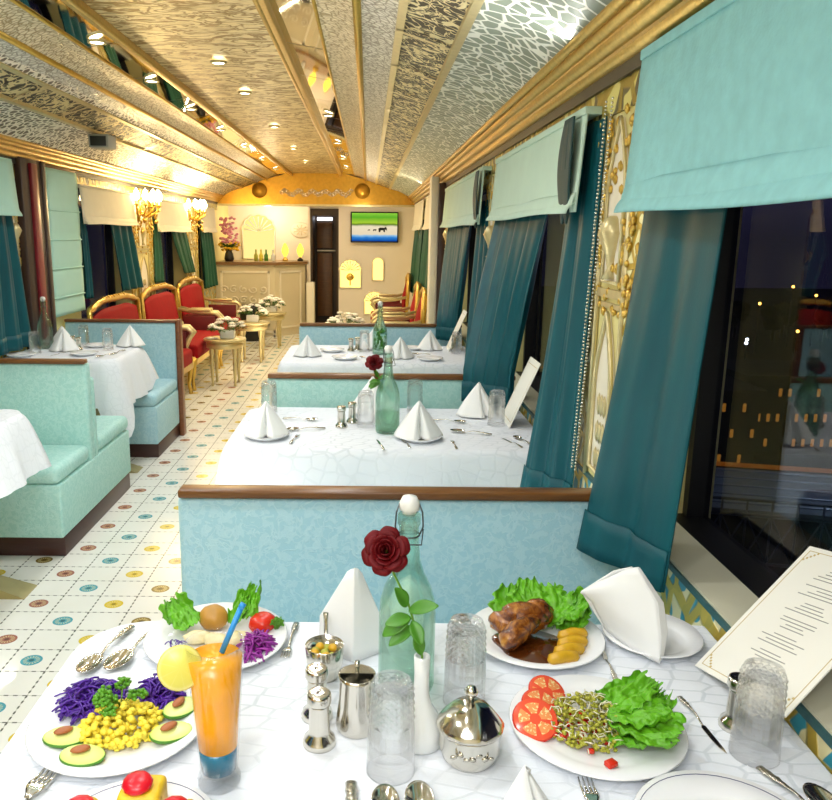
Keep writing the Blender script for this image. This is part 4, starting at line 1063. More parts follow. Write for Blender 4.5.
# bud vase and rose
mb = MB(); mb.lathe([(0, 0), (.030, 0), (.034, .004), (.034, .03), (.028, .05), (.017, .068), (.0125, .085), (.0115, .12), (.0125, .150), (.0095, .151), (.008, .12), (0, .10)], 36)
o = mb.build('bud_vase', M['vase'], loc=(.088, 1.088, ZT)); tag(o, 'slim white bud vase holding the nearest rose', 'vase')
def leaf_mesh(mb, p, d, L, w, up=(0, 0, 1), bend=.2):
    p = Vector(p); d = Vector(d).normalized(); s = d.cross(Vector(up)).normalized(); n = s.cross(d)
    def fn(u, v):
        q = (u-.5)*2; ww = w*math.sin(PI*min(1, v*.96+.02))**.75*.5
        return p + d*(L*v) + s*(q*ww) + n*(abs(q)*ww*.35 - bend*L*v*v)
    mb.grid(fn, 6, 12, thick=.0006)
def rose_thing(x, y, z, head, label, s=1.0, leaves=True, face=(-.1, -.75, .65)):
    t = thing('rose', label, 'rose', (x, y, z)); h = Vector(head) - Vector((x, y, z))
    mb = MB(); mid = h*.5 + Vector((.006, .004, 0)); st = [Vector((0, 0, -.05)), Vector((0, 0, 0)), h*.25+Vector((.004, 0, 0)), mid, h*.8, h - Vector(face).normalized()*.012*s]
    mb.tube(st, .0022*s, 8); mb.build('stem', M['stem'], t)
    Fv = Vector(face).normalized(); q = Fv.to_track_quat('Z', 'Y').to_matrix().to_4x4()
    mb = MB(); k = 0
    for ring, (n, r0, hgt, opn, ww) in enumerate(((2, .004, .030, .05, 2.6), (3, .009, .031, .12, 2.1), (4, .0145, .030, .30, 1.7), (5, .020, .027, .60, 1.35), (5, .025, .021, 1.1, 1.3), (6, .028, .014, 1.5, 1.15))):
        for i in range(n):
            a0 = 2*PI*i/n + ring*.7
            def fn(u, v, a0=a0, r0=r0, hgt=hgt, opn=opn, ww=ww, i=i, n=n, ring=ring):
                a = a0 + (u-.5)*ww; e = 1-.55*abs(u-.5)**2*2
                r = r0*(.35+.65*v) + opn*.011*v**2.2 + .0015*u
                curl = -.004*opn*max(0, v-.75)*4*v
                pt = 1 - .18*opn*max(0, (abs(u-.5)*2)**2-.2)
                zz = (hgt*v*e) - .010 + curl
                return (r*pt*math.cos(a)*s, r*pt*math.sin(a)*s, zz*s)
            mb.grid(fn, 10, 8, thick=.0007, M=Matrix.Translation(h) @ q)
    mb.build('blossom', M['rose'], t)
    mb = MB()
    for i in range(5):
        a = 2*PI*i/5; leaf_mesh(mb, h - Fv*.012*s, q.to_3x3() @ Vector((math.cos(a)*.8, math.sin(a)*.8, .25)), .022*s, .008*s, Fv)
    mb.build('sepals', M['leaf'], t)
    if leaves:
        for i, (f, d, L, w) in enumerate(((.36, (-.75, -.3, .0), .038, .021), (.36, (-.9, -.2, -.45), .048, .023), (.42, (.85, -.35, .45), .044, .022), (.33, (.35, -.7, -.55), .036, .020), (.46, (-.35, -.3, .85), .036, .02), (.28, (-.7, -.5, -.25), .045, .02), (.22, (.25, -.5, -.85), .032, .018))):
            mb = MB(); leaf_mesh(mb, h*f*1.05 + Vector((.003, 0, 0)), d, L*1.05, w*1.05, (0, -.6, .8)); mb.build('leaf', M['leaf'], t)
    return t
rose_thing(.088, 1.088, ZT+.150, (.029, 1.062, 1.102), 'single dark red rose with green leaves on the nearest table', .80, face=(-.12, -.85, .5))

# napkin behind the bottle: two standing folds
def surf_poly(mb, loops, nu=12, thick=.0035):
    """ruled surface through polylines (bottom to top)"""
    n = len(loops)-1; m = len(loops[0])-1
    def fn(u, v):
        k = u*m; i = min(int(k), m-1); f = k-i; kk = v*n; j = min(int(kk), n-1); g = kk-j
        a = Vector(loops[j][i]).lerp(Vector(loops[j][i+1]), f); c = Vector(loops[j+1][i]).lerp(Vector(loops[j+1][i+1]), f)
        return a.lerp(c, g)
    mb.grid(fn, nu, n*4, thick=thick)
mb = MB()
surf_poly(mb, [[(-.088, .01, .002), (-.045, -.012, .002), (-.022, -.03, .002), (-.005, -.02, .002), (.035, .01, .002)],
               [(-.086, .01, .075), (-.045, -.010, .08), (-.022, -.026, .085), (-.005, -.017, .08), (.032, .01, .07)],
               [(-.034, .004, .168), (-.026, -.002, .176), (-.020, -.008, .180), (-.014, -.004, .178), (-.006, .004, .165)]], 24)
surf_poly(mb, [[(.022, .016, .002), (.055, -.008, .002), (.085, -.022, .002), (.100, -.01, .002), (.116, .016, .002)],
               [(.024, .016, .075), (.055, -.006, .085), (.085, -.018, .09), (.098, -.008, .085), (.112, .016, .075)],
               [(.066, .012, .150), (.078, .004, .160), (.085, -.002, .166), (.092, .002, .160), (.098, .012, .145)]], 24)
mb.grid(lambda u, v: (-.080+.19*u, .022, .002+.072*v), 6, 6, thick=.003)
o = mb.build('folded_napkin', M['napkin'], loc=(-.0, 1.348, ZT)); tag(o, 'white napkin folded into two standing peaks behind the bottle', 'napkin')
# tall napkin on the side plate
mb = MB()
surf_poly(mb, [[(-.045, .03, .004), (-.02, -.02, .003), (.005, -.06, .002), (.018, -.078, .003)],
               [(-.085, .025, .075), (-.045, -.015, .07), (-.005, -.05, .055), (.020, -.066, .05)],
               [(-.108, .02, .095), (-.06, -.0, .115), (-.015, -.02, .118), (.018, -.042, .105)],
               [(-.075, .02, .118), (-.05, .012, .135), (-.03, .005, .150), (-.012, -.008, .160)]], 18)
surf_poly(mb, [[(.018, -.078, .003), (.035, -.055, .003), (.04, -.01, .003), (.03, .03, .004)],
               [(.021, -.066, .05), (.042, -.045, .05), (.044, -.005, .05), (.032, .03, .05)],
               [(.019, -.042, .105), (.036, -.028, .10), (.034, 0, .10), (.024, .025, .10)],
               [(-.012, -.008, .160), (-.004, -.002, .158), (-.004, .008, .155), (-.012, .016, .150)]], 18)
surf_poly(mb, [[(-.045, .03, .004), (-.005, .04, .004), (.03, .03, .004)], [(-.105, .022, .095), (-.03, .03, .10), (.026, .026, .10)], [(-.075, .02, .118), (-.045, .02, .14), (-.012, .016, .150)]], 10)
o = mb.build('folded_napkin', M['napkin'], loc=(.525, 1.385, ZT+.009)); tag(o, 'tall white napkin cone standing on the small side plate', 'napkin')
napkin(.222, .915, .9, 'white folded napkin at the bottom of the picture beside the sugar bowl', kind='tent', scale=.56)

put_cut('spoon', (-.508, 1.262), (-.470, 1.440), 'ornate silver spoon nearest the aisle edge of the table')
put_cut('spoon', (-.462, 1.270), (-.405, 1.465), 'ornate silver spoon between the other spoon and the dumpling plate')
put_cut('fork', (-.150, 1.325), (-.140, 1.462), 'ornate silver fork between the dumpling plate and silver pot')
put_cut('fork', (-.455, 1.015), (-.50, .80), 'silver fork at the bottom corner near the aisle')
put_cut('spoon', (-.012, .80), (-.018, .988), 'silver spoon handle nearest the shakers at the picture bottom')
put_cut('spoon', (.030, .975), (.030, .79), 'silver spoon bowl in the middle of three at the picture bottom')
put_cut('spoon', (.078, .982), (.078, .79), 'silver spoon bowl beside the bottom napkin')
put_cut('fork', (.322, 1.0), (.318, .82), 'silver fork tines between bottom napkin and empty plate')
put_cut('knife', (.64, .885), (.592, 1.03), 'silver knife beside the empty plate')
put_cut('spoon', (.640, .985), (.660, .80), 'silver spoon bowl beside the knife')
put_cut('spoon', (.685, .985), (.69, .80), 'silver spoon bowl nearest the window wall')
put_cut('knife', (.455, 1.49-.12), (.452, 1.30), 'short knife end showing between chicken plate and napkin')
put_cut('knife', (.555, 1.10), (.545, 1.21), 'knife lying in front of the menu card')
shaker(.606, 1.137, 'silver shaker standing behind the tumbler by the menu')
shaker(.178, 1.33, 'silver shaker whose top shows behind the crystal tumbler')

# menu card leaning on the sill
A = Vector((.611, 1.309, ZT+.006)); C_ = Vector((.655, 1.084, .822)); ac = (C_-A)
up = (Vector((.842, 1.392, .976)) - A).normalized()
t = thing('menu_card', 'ivory menu card with gold border leaning against the nearest window', 'menu', A)
W_, H_ = ac.length, .32; ex = ac.normalized(); nz_ = up.cross(ex).normalized()
if nz_.x > 0: nz_ = -nz_
def card(mb, a0, a1, b0, b1, d0, d1, mi=0):
    vs = [ex*a + up*b2 + nz_*d for d in (d0, d1) for a, b2 in ((a0, b0), (a1, b0), (a1, b1), (a0, b1))]
    mb.add(vs, [(0,3,2,1), (4,5,6,7), (0,1,5,4), (1,2,6,5), (2,3,7,6), (3,0,4,7)], mi)
mb = MB(); card(mb, 0, W_, 0, H_, 0, .002); mb.build('card', M['paper'], t)
mb = MB(); g = .010
for a0, a1, b0, b1 in ((g, W_-g, g, g+.0012), (g, W_-g, H_-g-.0012, H_-g), (g, g+.0012, g, H_-g), (W_-g-.0012, W_-g, g, H_-g)): card(mb, a0, a1, b0, b1, .002, .0025)
for ca, cb, sa, sb in ((g, g, 1, 1), (g, H_-g, 1, -1), (W_-g, g, -1, 1), (W_-g, H_-g, -1, -1)):
    for k in range(5):
        a = ca + sa*(.003+.005*k); b2 = cb + sb*(.003+.005*(4-k)); card(mb, a-.002, a+.002, b2-.002, b2+.002, .002, .0026)
mb.build('gold_border', M['goldink'], t)
mb = MB(); q = random.Random(5); bb = H_-.045
for grp in range(6):
    for ln in range(q.choice((3, 4, 4))):
        w = .02+.035*q.random(); card(mb, W_/2-w, W_/2+w, bb, bb+.0016, .002, .0025); bb -= .0072
    bb -= .009
    if bb < .03: break
mb.build('printed_text', M['ink'], t)

# ------------------------------------------------------------------ middle table
napkin(-.392, 2.955, .1, 'folded napkin on the aisle corner of the middle table', z=ZT+.0085, scale=.86)
napkin(.205, 2.945, .15, 'folded napkin at the front centre of the middle table', z=ZT+.0085, scale=.92)
napkin(.02, 3.40, -.3, 'folded napkin behind the rose bottle on the middle table', scale=1.05)
napkin(.50, 3.37, .5, 'folded napkin beside the menu card of the middle table', scale=.95)
for k, (x, y, lab) in enumerate(((-.392, 2.955, 'small plate under the aisle corner napkin of the middle table'), (.205, 2.945, 'small plate under the front centre napkin of the middle table'))):
    plate('side_plate', .088, (x, y, ZT), lab)
tumbler(-.434, 3.38, 'tumbler behind the aisle corner napkin of the middle table')
tumbler(-.005, 3.16, 'tumbler just beside the rose bottle on the middle table')
tumbler(.215, 3.43, 'tumbler at the bench side of the middle table')
tumbler(.545, 3.20, 'tumbler before the menu card of the middle table')
bottle(.083, 3.06, 'swing-top bottle at the centre of the middle table')
mb = MB(); mb.lathe([(0, .0125), (.0455, .0125), (.0455, .085), (0, .085)], 32); o = mb.build('bottle_water', M['water'], loc=(.083, 3.06, ZT)); tag(o, 'water inside the bottle of the middle table', 'water', kind='stuff')
mb = MB(); mb.lathe([(0, 0), (.026, 0), (.028, .02), (.012, .07), (.0105, .13), (.0115, .14), (.008, .14), (0, .1)], 24); o = mb.build('bud_vase', M['vase'], loc=(.055, 3.20, ZT)); tag(o, 'slim white bud vase behind the bottle on the middle table', 'vase')
rose_thing(.055, 3.20, ZT+.14, (.028, 3.13, 1.045), 'dark red rose drooping over the middle table', .85)
shaker(-.105, 3.14, 'silver shaker nearer the aisle on the middle table'); shaker(-.062, 3.22, 'silver shaker beside the tumbler of the middle table')
put_cut('spoon', (-.33, 3.06), (-.17, 3.10), 'spoon pointing at the aisle napkin on the middle table')
put_cut('spoon', (-.21, 3.24), (-.36, 3.27), 'spoon behind the aisle napkin on the middle table')
put_cut('spoon', (.142, 2.93), (.16, 2.83), 'spoon lying beside the front centre napkin')
put_cut('knife', (.045, 2.90), (.055, 2.84), 'short knife beside the spoon at the front of the middle table')
put_cut('fork', (.33, 2.92), (.335, 2.82), 'fork beside the front centre napkin of the middle table')
put_cut('fork', (-.27, 2.99), (-.29, 2.86), 'fork beside the aisle corner napkin')
put_cut('spoon', (.34, 3.07), (.50, 3.02), 'spoon between front centre napkin and window on the middle table')
put_cut('spoon', (.42, 3.22), (.28, 3.27), 'spoon before the napkin by the menu card on the middle table')
put_cut('spoon', (.585, 2.99), (.63, 2.86), 'spoon at the curtain end of the middle table')
put_cut('knife', (.545, 2.94), (.575, 2.86), 'knife at the curtain end of the middle table')
def small_menu(x, y, label, rz=0.0):
    t = thing('menu_card', label, 'menu', (x, y, ZT+.002), rz)
    mb = MB(); mb.add([(-.0, -.10, 0), (.0, .10, 0), (.115, .10, .27), (.115, -.10, .27), (.003, -.10, 0), (.003, .10, 0), (.118, .10, .27), (.118, -.10, .27)], [(0,1,2,3), (4,7,6,5), (0,4,5,1), (1,5,6,2), (2,6,7,3), (3,7,4,0)]); mb.build('card', M['paper'], t)
    mb = MB(); 
    for (ya, yb, za, zb) in ((-.085, .085, .02, .022), (-.085, .085, .248, .25), (-.085, -.083, .02, .25), (.083, .085, .02, .25)):
        mb.add([(za*.426-.002, ya, za), (za*.426-.002, yb, za), (zb*.426-.002, yb, zb), (zb*.426-.002, ya, zb)], [(0,1,2,3)])
    mb.build('gold_border', M['goldink'], t)
small_menu(.590, 3.24, 'ivory menu card leaning on the window of the middle table', .0)

# ------------------------------------------------------------------ farthest table on the curtain side
napkin(-.392, 5.05, .1, 'folded napkin on the aisle corner of the farthest table', scale=.88)
napkin(.215, 5.0, .1, 'folded napkin at the front centre of the farthest table', scale=.88)
napkin(.44, 5.38, .4, 'folded napkin beside the curtain on the farthest table', scale=.88)
napkin(.05, 5.40, .2, 'folded napkin behind the bottle of the farthest table', scale=.95)
for x, y, lab in ((-.145, 4.94, 'small plate at the front edge of the farthest table'), (-.24, 5.27, 'small plate in the middle of the farthest table'), (.40, 4.93, 'small plate at the window end of the farthest table'), (.31, 5.40, 'small plate at the bench side of the farthest table')):
    plate('side_plate', .085, (x, y, ZT), lab)
tumbler(.60, 5.22, 'tumbler at the window end of the farthest table'); tumbler(-.02, 5.26, 'tumbler beside the bottle of the farthest table')
shaker(-.112, 5.30, 'silver shaker nearer the aisle on the farthest table'); shaker(-.068, 5.36, 'silver shaker nearer the bottle on the farthest table')
bottle(.082, 5.16, 'bottle holding green sprigs on the farthest table')
mb = MB()
for k in range(40):
    a = k*2.4; r = .034*math.sqrt(rnd.random()); mb.ico((r*math.cos(a), r*math.sin(a), .04+.13*rnd.random()), (.009, .009, .016), 1)
o = mb.build('green_sprigs', M['greenliq'], loc=(.082, 5.16, ZT)); tag(o, 'green sprigs filling the bottle of the farthest table', 'leaves', kind='stuff')
small_menu(.56, 5.42, 'ivory menu card beside the curtain of the farthest table')
put_cut('spoon', (.30, 5.18), (.42, 5.16), 'spoon beside the front centre napkin of the farthest table')
put_cut('spoon', (-.05, 5.02), (.06, 4.96), 'spoon between plate and napkin on the farthest table')

# ------------------------------------------------------------------ tables across the aisle
napkin(-1.70, 3.28, .2, 'folded napkin cut by the picture edge on the table across the aisle', scale=.95)
bottle(-2.20, 5.30, 'swing-top bottle on the table before the framed bench')
napkin(-2.04, 5.19, .1, 'folded napkin nearest the bottle before the framed bench', scale=.95)
napkin(-2.13, 5.42, .5, 'folded napkin partly behind another near the bottle', scale=.9)
napkin(-1.66, 5.43, .3, 'folded napkin at the aisle corner before the framed bench', scale=.95)
tumbler(-2.17, 5.05, 'tumbler beside the bottle before the framed bench'); tumbler(-1.99, 5.44, 'tumbler behind the napkins before the framed bench'); tumbler(-1.76, 5.25, 'tumbler next to the aisle corner napkin before the framed bench')
shaker(-1.955, 5.24, 'silver shaker before the framed bench, front one'); shaker(-2.02, 5.30, 'silver shaker before the framed bench, rear one')
for x, y, lab in ((-1.88, 5.40, 'small plate in the middle of the table before the framed bench'), (-1.84, 5.02, 'small plate at the front of the table before the framed bench'), (-2.22, 4.94, 'small plate at the window end before the framed bench')):
    plate('side_plate', .09, (x, y, ZT), lab)
put_cut('spoon', (-1.72, 4.90), (-1.66, 5.05), 'spoon at the aisle corner before the framed bench')
put_cut('fork', (-1.66, 5.04), (-1.64, 5.22), 'fork at the aisle corner before the framed bench')
put_cut('knife', (-2.03, 5.0), (-2.0, 5.12), 'knife beside the front plate before the framed bench')

# ------------------------------------------------------------------ lounge chairs
def lounge_chair(label, loc, rz, w=1.25):
    """faces +x in local space; width along y"""
    t = thing('armchair', label, 'armchair', loc, rz); h = w/2
    mb = MB(); mb.rbox(.08, .50, -h+.06, h-.06, .30, .46, .04, 4); mb.build('seat', M['red'], t)
    def arch(u): return .93 + .07*math.sin(PI*u)**1.5 + .015*math.sin(u*PI*3)
    mb = MB()
    mb.grid(lambda u, v: (.05 - .07*v + .03*math.sin(PI*u)*math.sin(PI*v), -h+.09+(w-.18)*u, .44+(arch(u)-.06-.44)*v), 20, 10, thick=.03); mb.build('backrest', M['red'], t)
    mb = MB(); pts = [(-.0, -h+.05, .40)] + [(-.03-.02*math.sin(PI*u), -h+.05+(w-.1)*u, arch(u)) for u in [i/24 for i in range(25)]] + [(-.0, h-.05, .40)]
    mb.tube(pts, [.022]+[.022+.012*abs(math.sin(i*1.1)) for i in range(25)]+[.022], 8)
    for k in range(9): mb.ico((-.035, (k-4)*.05*w, arch(.5+(k-4)*.05)+.022), (.014, .024, .018), 1, .3, 3, k)
    mb.build('gilt_back_frame', M['gold'], t)
    for s in (-1, 1):
        mb = MB(); y = s*(h-.02)
        mb.tube([(.0, y*.97, .70), (.15, y, .665), (.32, y, .655), (.44, y, .645), (.49, y, .60), (.44, y, .53), (.40, y, .44), (.44, y, .34)], [.018, .022, .024, .026, .024, .018, .018, .022], 8)
        a = mb.build('arm', M['goldpale'], t)
        mb = MB(); mb.rbox(.12, .38, y-.03, y+.03, .665, .70, .014, 3); mb.build('arm_pad', M['goldpale'], a)
        mb = MB(); mb.rbox(.06, .43, y-.015-s*.02, y+.015-s*.02, .36, .62, .012, 2); mb.build('side_panel', M['redd'], t)
        for x in (.06, .45):
            mb = MB(); mb.tube([(x, s*(h-.05), .34), (x+.012, s*(h-.045), .22), (x-.004, s*(h-.05), .10), (x+.012, s*(h-.045), .0)], [.03, .026, .017, .022], 8); mb.build('leg', M['gold'], t)
    mb = MB(); mb.rbox(.04, .495, -h+.03, h-.03, .25, .33, .02, 3); mb.build('gilt_seat_rail', M['gold'], t)
    return t
ch = lounge_chair('red velvet settee with gilt frame just behind the mahogany-framed bench', (-2.20, 6.90, 0), 0, 1.40)
dup(ch, (-2.20, 8.37, 0), 0, 'red velvet settee with gilt frame between the two sconces')
dup(ch, (-2.20, 9.85, 0), 0, 'red velvet settee with gilt frame nearest the bar counter')
small = lounge_chair('red armchair nearest the brown partition post', (.54, 8.15, 0), PI, .66)
dup(small, (.54, 9.15, 0), PI, 'red armchair second from the brown partition post')
dup(small, (.54, 11.3, 0), PI, 'red armchair below the small lit niche of the television wall')

# side tables
def side_table(label, x, y, h=.49):
    t = thing('side_table', label, 'side table', (x, y, 0))
    mb = MB(); mb.lathe([(0, h-.03), (.20, h-.03), (.22, h-.022), (.22, h-.006), (.212, h), (0, h)], 36); mb.build('table_top', M['goldpale'], t)
    mb = MB(); mb.lathe([(.17, h-.10), (.19, h-.095), (.192, h-.032), (.17, h-.032)], 36, ring=True); mb.build('apron', M['goldpale'], t)
    for k in range(4):
        a = PI/4 + k*PI/2; cx, cy = .165*math.cos(a), .165*math.sin(a)
        mb = MB(); mb.lathe([(.012, 0), (.018, .015), (.011, .03), (.016, .10), (.021, .25), (.014, .30), (.024, .335), (.024, h-.09), (.024, h-.04)], 12, c=(cx, cy, 0)); mb.build('leg', M['goldpale'], t)
    return t
st = side_table('round gilt side table nearest the mahogany-framed bench', -1.485, 8.07)
dup(st, (-1.43, 9.62, 0), 0, 'round gilt side table second from the framed bench')
dup(st, (-1.35, 10.86, 0), 0, 'round gilt side table nearest the bar counter')
dup(st, (-.24, 8.6, 0), 0, 'round gilt side table beside the red armchairs')
def flowers(label, x, y, z=.49, seed=0, s=1.0, spread=.17):
    t = thing('flower_arrangement', label, 'flowers', (x, y, z)); q = random.Random(seed)
    mb = MB(); mb.rbox(-.075, .075, -.055, .055, 0, .085, .01, 2); mb.build('planter', M['vase'], t)
    mb = MB(); lf = MB()
    for k in range(30):
        a = q.random()*2*PI; r = spread*math.sqrt(q.random()); c = Vector((r*math.cos(a), r*math.sin(a), .10+.10*s*(1-(r/spread)**2)+.03*q.random()))
        for j in range(7): 
            b2 = j*2*PI/6; d = (0 if j == 6 else .020); mb.ico(c + Vector((d*math.cos(b2), d*math.sin(b2), .006 if j == 6 else 0)), (.018, .018, .013), 1)
        lf.tube([(c.x*.25, c.y*.25, .07), c*.8, c], .003, 5)
        for j in range(2): leaf_mesh(lf, c - Vector((0, 0, .02)), (math.cos(a+j*1.5), math.sin(a+j*1.5), -.2), .05, .025)
    stuff(mb.build('blossoms', M['petalw'], t)); stuff(lf.build('foliage', M['leafd'], t)); return t
flowers('white flowers in a white box on the gilt table nearest the framed bench', -1.45, 8.05, seed=1)
flowers('white flowers in a white box on the second gilt table', -1.42, 9.64, seed=2)
flowers('white flowers in a white box on the gilt table nearest the bar', -1.34, 10.88, seed=3)
flowers('white flowers on the gilt table beside the red armchairs', -.24, 8.6, seed=4, spread=.22)
mb = MB(); mb.lathe(plate_prof(.07, .01), 28); o = mb.build('side_plate', M['china'], loc=(-1.60, 7.98, .49)); tag(o, 'small saucer on the gilt side table nearest the framed bench', 'plate')

# ------------------------------------------------------------------ bar
t = thing('bar_counter', 'cream carved bar counter with brown top at the end of the car', 'bar counter', (-1.7, 12.5, 0))
def L(p): return (p[0]+1.7, p[1]-12.5)
foot = [L(p) for p in ((-2.32, 12.0), (-1.42, 12.0), (-1.0, 12.5), (-1.0, 12.9), (-2.32, 12.9))]
mb = MB(); mb.prism(foot, 0, 1.09, 'z'); mb.build('body', M['barcream'], t)
top = [L(p) for p in ((-2.32, 11.94), (-1.39, 11.94), (-.955, 12.47), (-.955, 12.93), (-2.32, 12.93))]
mb = MB(); mb.prism(top, 1.09, 1.135, 'z'); mb.build('bar_top', M['bartop'], t)
mb = MB()
def frame(mb, P, Q, z0, z1, w=.03, d=.015):
    P, Q = Vector((*P, 0)), Vector((*Q, 0)); e = (Q-P).normalized(); nr = Vector((e.y, -e.x, 0)); Ld = (Q-P).length
    def bar(a0, a1, b0, b1):
        vs = [P + e*a + nr*dd + Vector((0, 0, b2)) for dd in (0, d) for a, b2 in ((a0, b0), (a1, b0), (a1, b1), (a0, b1))]
        mb.add(vs, [(0,3,2,1), (4,5,6,7), (0,1,5,4), (1,2,6,5), (2,3,7,6), (3,0,4,7)])
    bar(0, Ld, z0, z0+w); bar(0, Ld, z1-w, z1); bar(0, w, z0, z1); bar(Ld-w, Ld, z0, z1)
frame(mb, L((-2.25, 12.0)), L((-1.50, 12.0)), .18, 1.0)
frame(mb, L((-1.36, 12.07)), L((-1.06, 12.43)), .12, 1.0)
frame(mb, L((-2.32, 12.0)), L((-1.42, 12.0)), .0, .09, .03, .03)
mb.build('panel_moulding', M['cream'], t)
mb = MB()
for k in range(10):
    cx = -.5 + (k % 5)*.15; z = .72 - (k//5)*.16
    pts = [(cx + (.07-.0045*j)*math.cos(j*.6+k), -.51, z + (.06-.004*j)*math.sin(j*.6+k)) for j in range(14)]; mb.tube(pts, .011, 6)
mb.build('carved_scrolls', M['cream'], t)
b = MB(); b.rbox(-.995, -.955+.02, 12.62, 12.92, 0, .92, .005, 2); 
# arched niches
def lit_arch(label, cx, w, z0, z1, Y, mat=M['niche'], petal=True):
    t = thing('lit_niche', label, 'lit niche', (cx, Y, z0)); h = z1-z0; pts = [(-w, 0), (w, 0)]
    n = 7
    for i in range(n*6+1):
        a = PI*i/(n*6); r = 1 + .07*abs(math.sin(a*n)); pts.append((w*math.cos(a)*r, h-w*1.0 + w*math.sin(a)*r))
    mb = MB(); mb.prism(pts, -.004, -.0005, 'y'); mb.build('lit_panel', mat, t)
    mb = MB(); mb.tube([(x, -.01, z) for x, z in pts] + [(pts[0][0], -.01, pts[0][1])], .014, 6); mb.build('arch_frame', M['cream'], t)
    if petal:
        mb = MB()
        for k in range(9):
            a = PI*(k+.5)/9; mb.tube([(.02*math.cos(a), -.008, h-w+.02*math.sin(a)), (w*.9*math.cos(a), -.008, h-w+w*.9*math.sin(a))], [.004, .012], 6)
        mb.build('shell_ribs', M['hornw'], t)
    return t
lit_arch('large shell-shaped lit niche behind the bar counter', -1.83, .27, 1.14, 1.86, 13.29, M['nichew'])
lit_arch('golden lit arch niche with flower shape under the television', -.285, .17, .72, 1.16, 12.595)
lit_arch('narrow golden lit arch niche under the television', .155, .09, .84, 1.20, 12.595, petal=False)
lit_arch('low golden lit niche behind the red armchairs', .10, .16, .30, .66, 12.595)
mb = MB(); mb.ico((0, -.03, .15), (.06, .02, .06), 2, .4, 4, 3); mb.tube([(0, -.02, .02), (0, -.02, .12)], .012, 6); o = mb.build('gold_flower_ornament', M['gold'], loc=(-.285, 12.58, .74)); tag(o, 'gold flower ornament in the larger golden niche', 'ornament')
# small fan-shaped wall relief
t = thing('wall_relief', 'oval carved relief on the wall beside the shell niche', 'relief', (-1.13, 13.29, 1.62))
mb = MB(); mb.lathe([(0, 0), (.15, 0), (.17, .012), (.15, .024), (0, .02)], 28, M=TR(rx=PI/2, sc=(1, .75, 1))); mb.build('plaque', M['hornw'], t)
mb = MB()
for k in range(9): mb.tube([(.02*math.cos(k*.7), -.024, .02*math.sin(k*.7)), (.12*math.cos(k*.7), -.024, .085*math.sin(k*.7))], [.006, .012], 6)
mb.build('petals', M['barcream'], t)
# bottles and lamps on the bar
for k, x in enumerate((-1.77, -1.69, -1.61, -1.50)):
    mb = MB(); mb.lathe([(0, 0), (.03, 0), (.032, .01), (.032, .09), (.014, .12), (.012, .17), (.015, .175), (0, .18)], 18); o = mb.build('liquor_bottle', [M['sprout'], M['corn'], M['greenliq'], M['vase']][k], loc=(x, 12.5, 1.135)); tag(o, ('first', 'second', 'third', 'pale fourth')[k] + ' small bottle on the bar counted from the flower vase', 'bottle')
for k, x in enumerate((-1.32, -1.08)):
    t = thing('bar_ornament', ('golden bottle-shaped lamp on the bar', 'golden hourglass-shaped ornament at the end of the bar')[k], 'ornament', (x, 12.6, 1.135))
    mb = MB(); mb.lathe([(0, 0), (.045, 0), (.05, .02), (.02, .05), (.02, .06), (0, .06)], 18); mb.build('base', M['dark'] if k else M['gold'], t)
    mb = MB(); mb.lathe([(0, .06), (.02, .06), (.055, .13), (.06, .18), (.035, .24), (.02, .27), (0, .28)], 18); mb.build('globe', emis('glowing ornament %d' % k, '#ffd050', 1.6), t)
t = thing('flower_vase', 'tall vase of pink and yellow flowers at the end of the bar', 'flower vase', (-2.14, 12.2, 1.135))
mb = MB(); mb.lathe([(0, 0), (.06, 0), (.075, .04), (.06, .12), (.045, .15), (.055, .17), (.04, .165), (0, .1)], 24); mb.build('vase', M['darkleather'], t)
q = random.Random(9); mp_, my, lf = MB(), MB(), MB()
for k in range(70):
    a = q.random()*2*PI; hh = .28+.38*q.random(); r = .15*math.sqrt(q.random()); c = (r*math.cos(a), r*math.sin(a), hh); mp_.ico(c, (.03, .03, .022), 1, .5, 3, k)
for k in range(40):
    a = q.random()*2*PI; r = .16*math.sqrt(q.random()); my.ico((r*math.cos(a), r*math.sin(a), .17+.13*q.random()), (.03, .03, .02), 1, .4, 3, k)
for k in range(22):
    a = q.random()*2*PI; leaf_mesh(lf, (0, 0, .16), (math.cos(a), math.sin(a), .6+q.random()), .2, .04)
stuff(mp_.build('pink_blossoms', M['petalp'], t)); stuff(my.build('yellow_blossoms', M['petaly'], t)); stuff(lf.build('foliage', M['leafd'], t))
t = thing('bar_stool', 'round black stool in front of the bar counter', 'stool', (-1.72, 11.6, 0))
mb = MB(); mb.lathe([(0, .40), (.19, .40), (.205, .42), (.205, .49), (.19, .52), (0, .525)], 32); mb.build('seat', M['darkleather'], t)
mb = MB(); mb.lathe([(.17, 0), (.18, .02), (.18, .39), (.16, .40)], 28); mb.build('base', M['darkleather'], t)
# small white cabinet at bar end
t = thing('white_cabinet', 'narrow pale cabinet standing at the passage side of the bar', 'cabinet', (-1.02+.12, 12.35, 0))
mb = MB(); mb.rbox(-.06, .06, -.13, .13, 0, .82, .006, 2); mb.build('body', M['hornw'], t)
mb = MB(); mb.rbox(-.045, .045, -.137, -.13, .06, .76, .003, 2); mb.build('door', M['cream'], t)

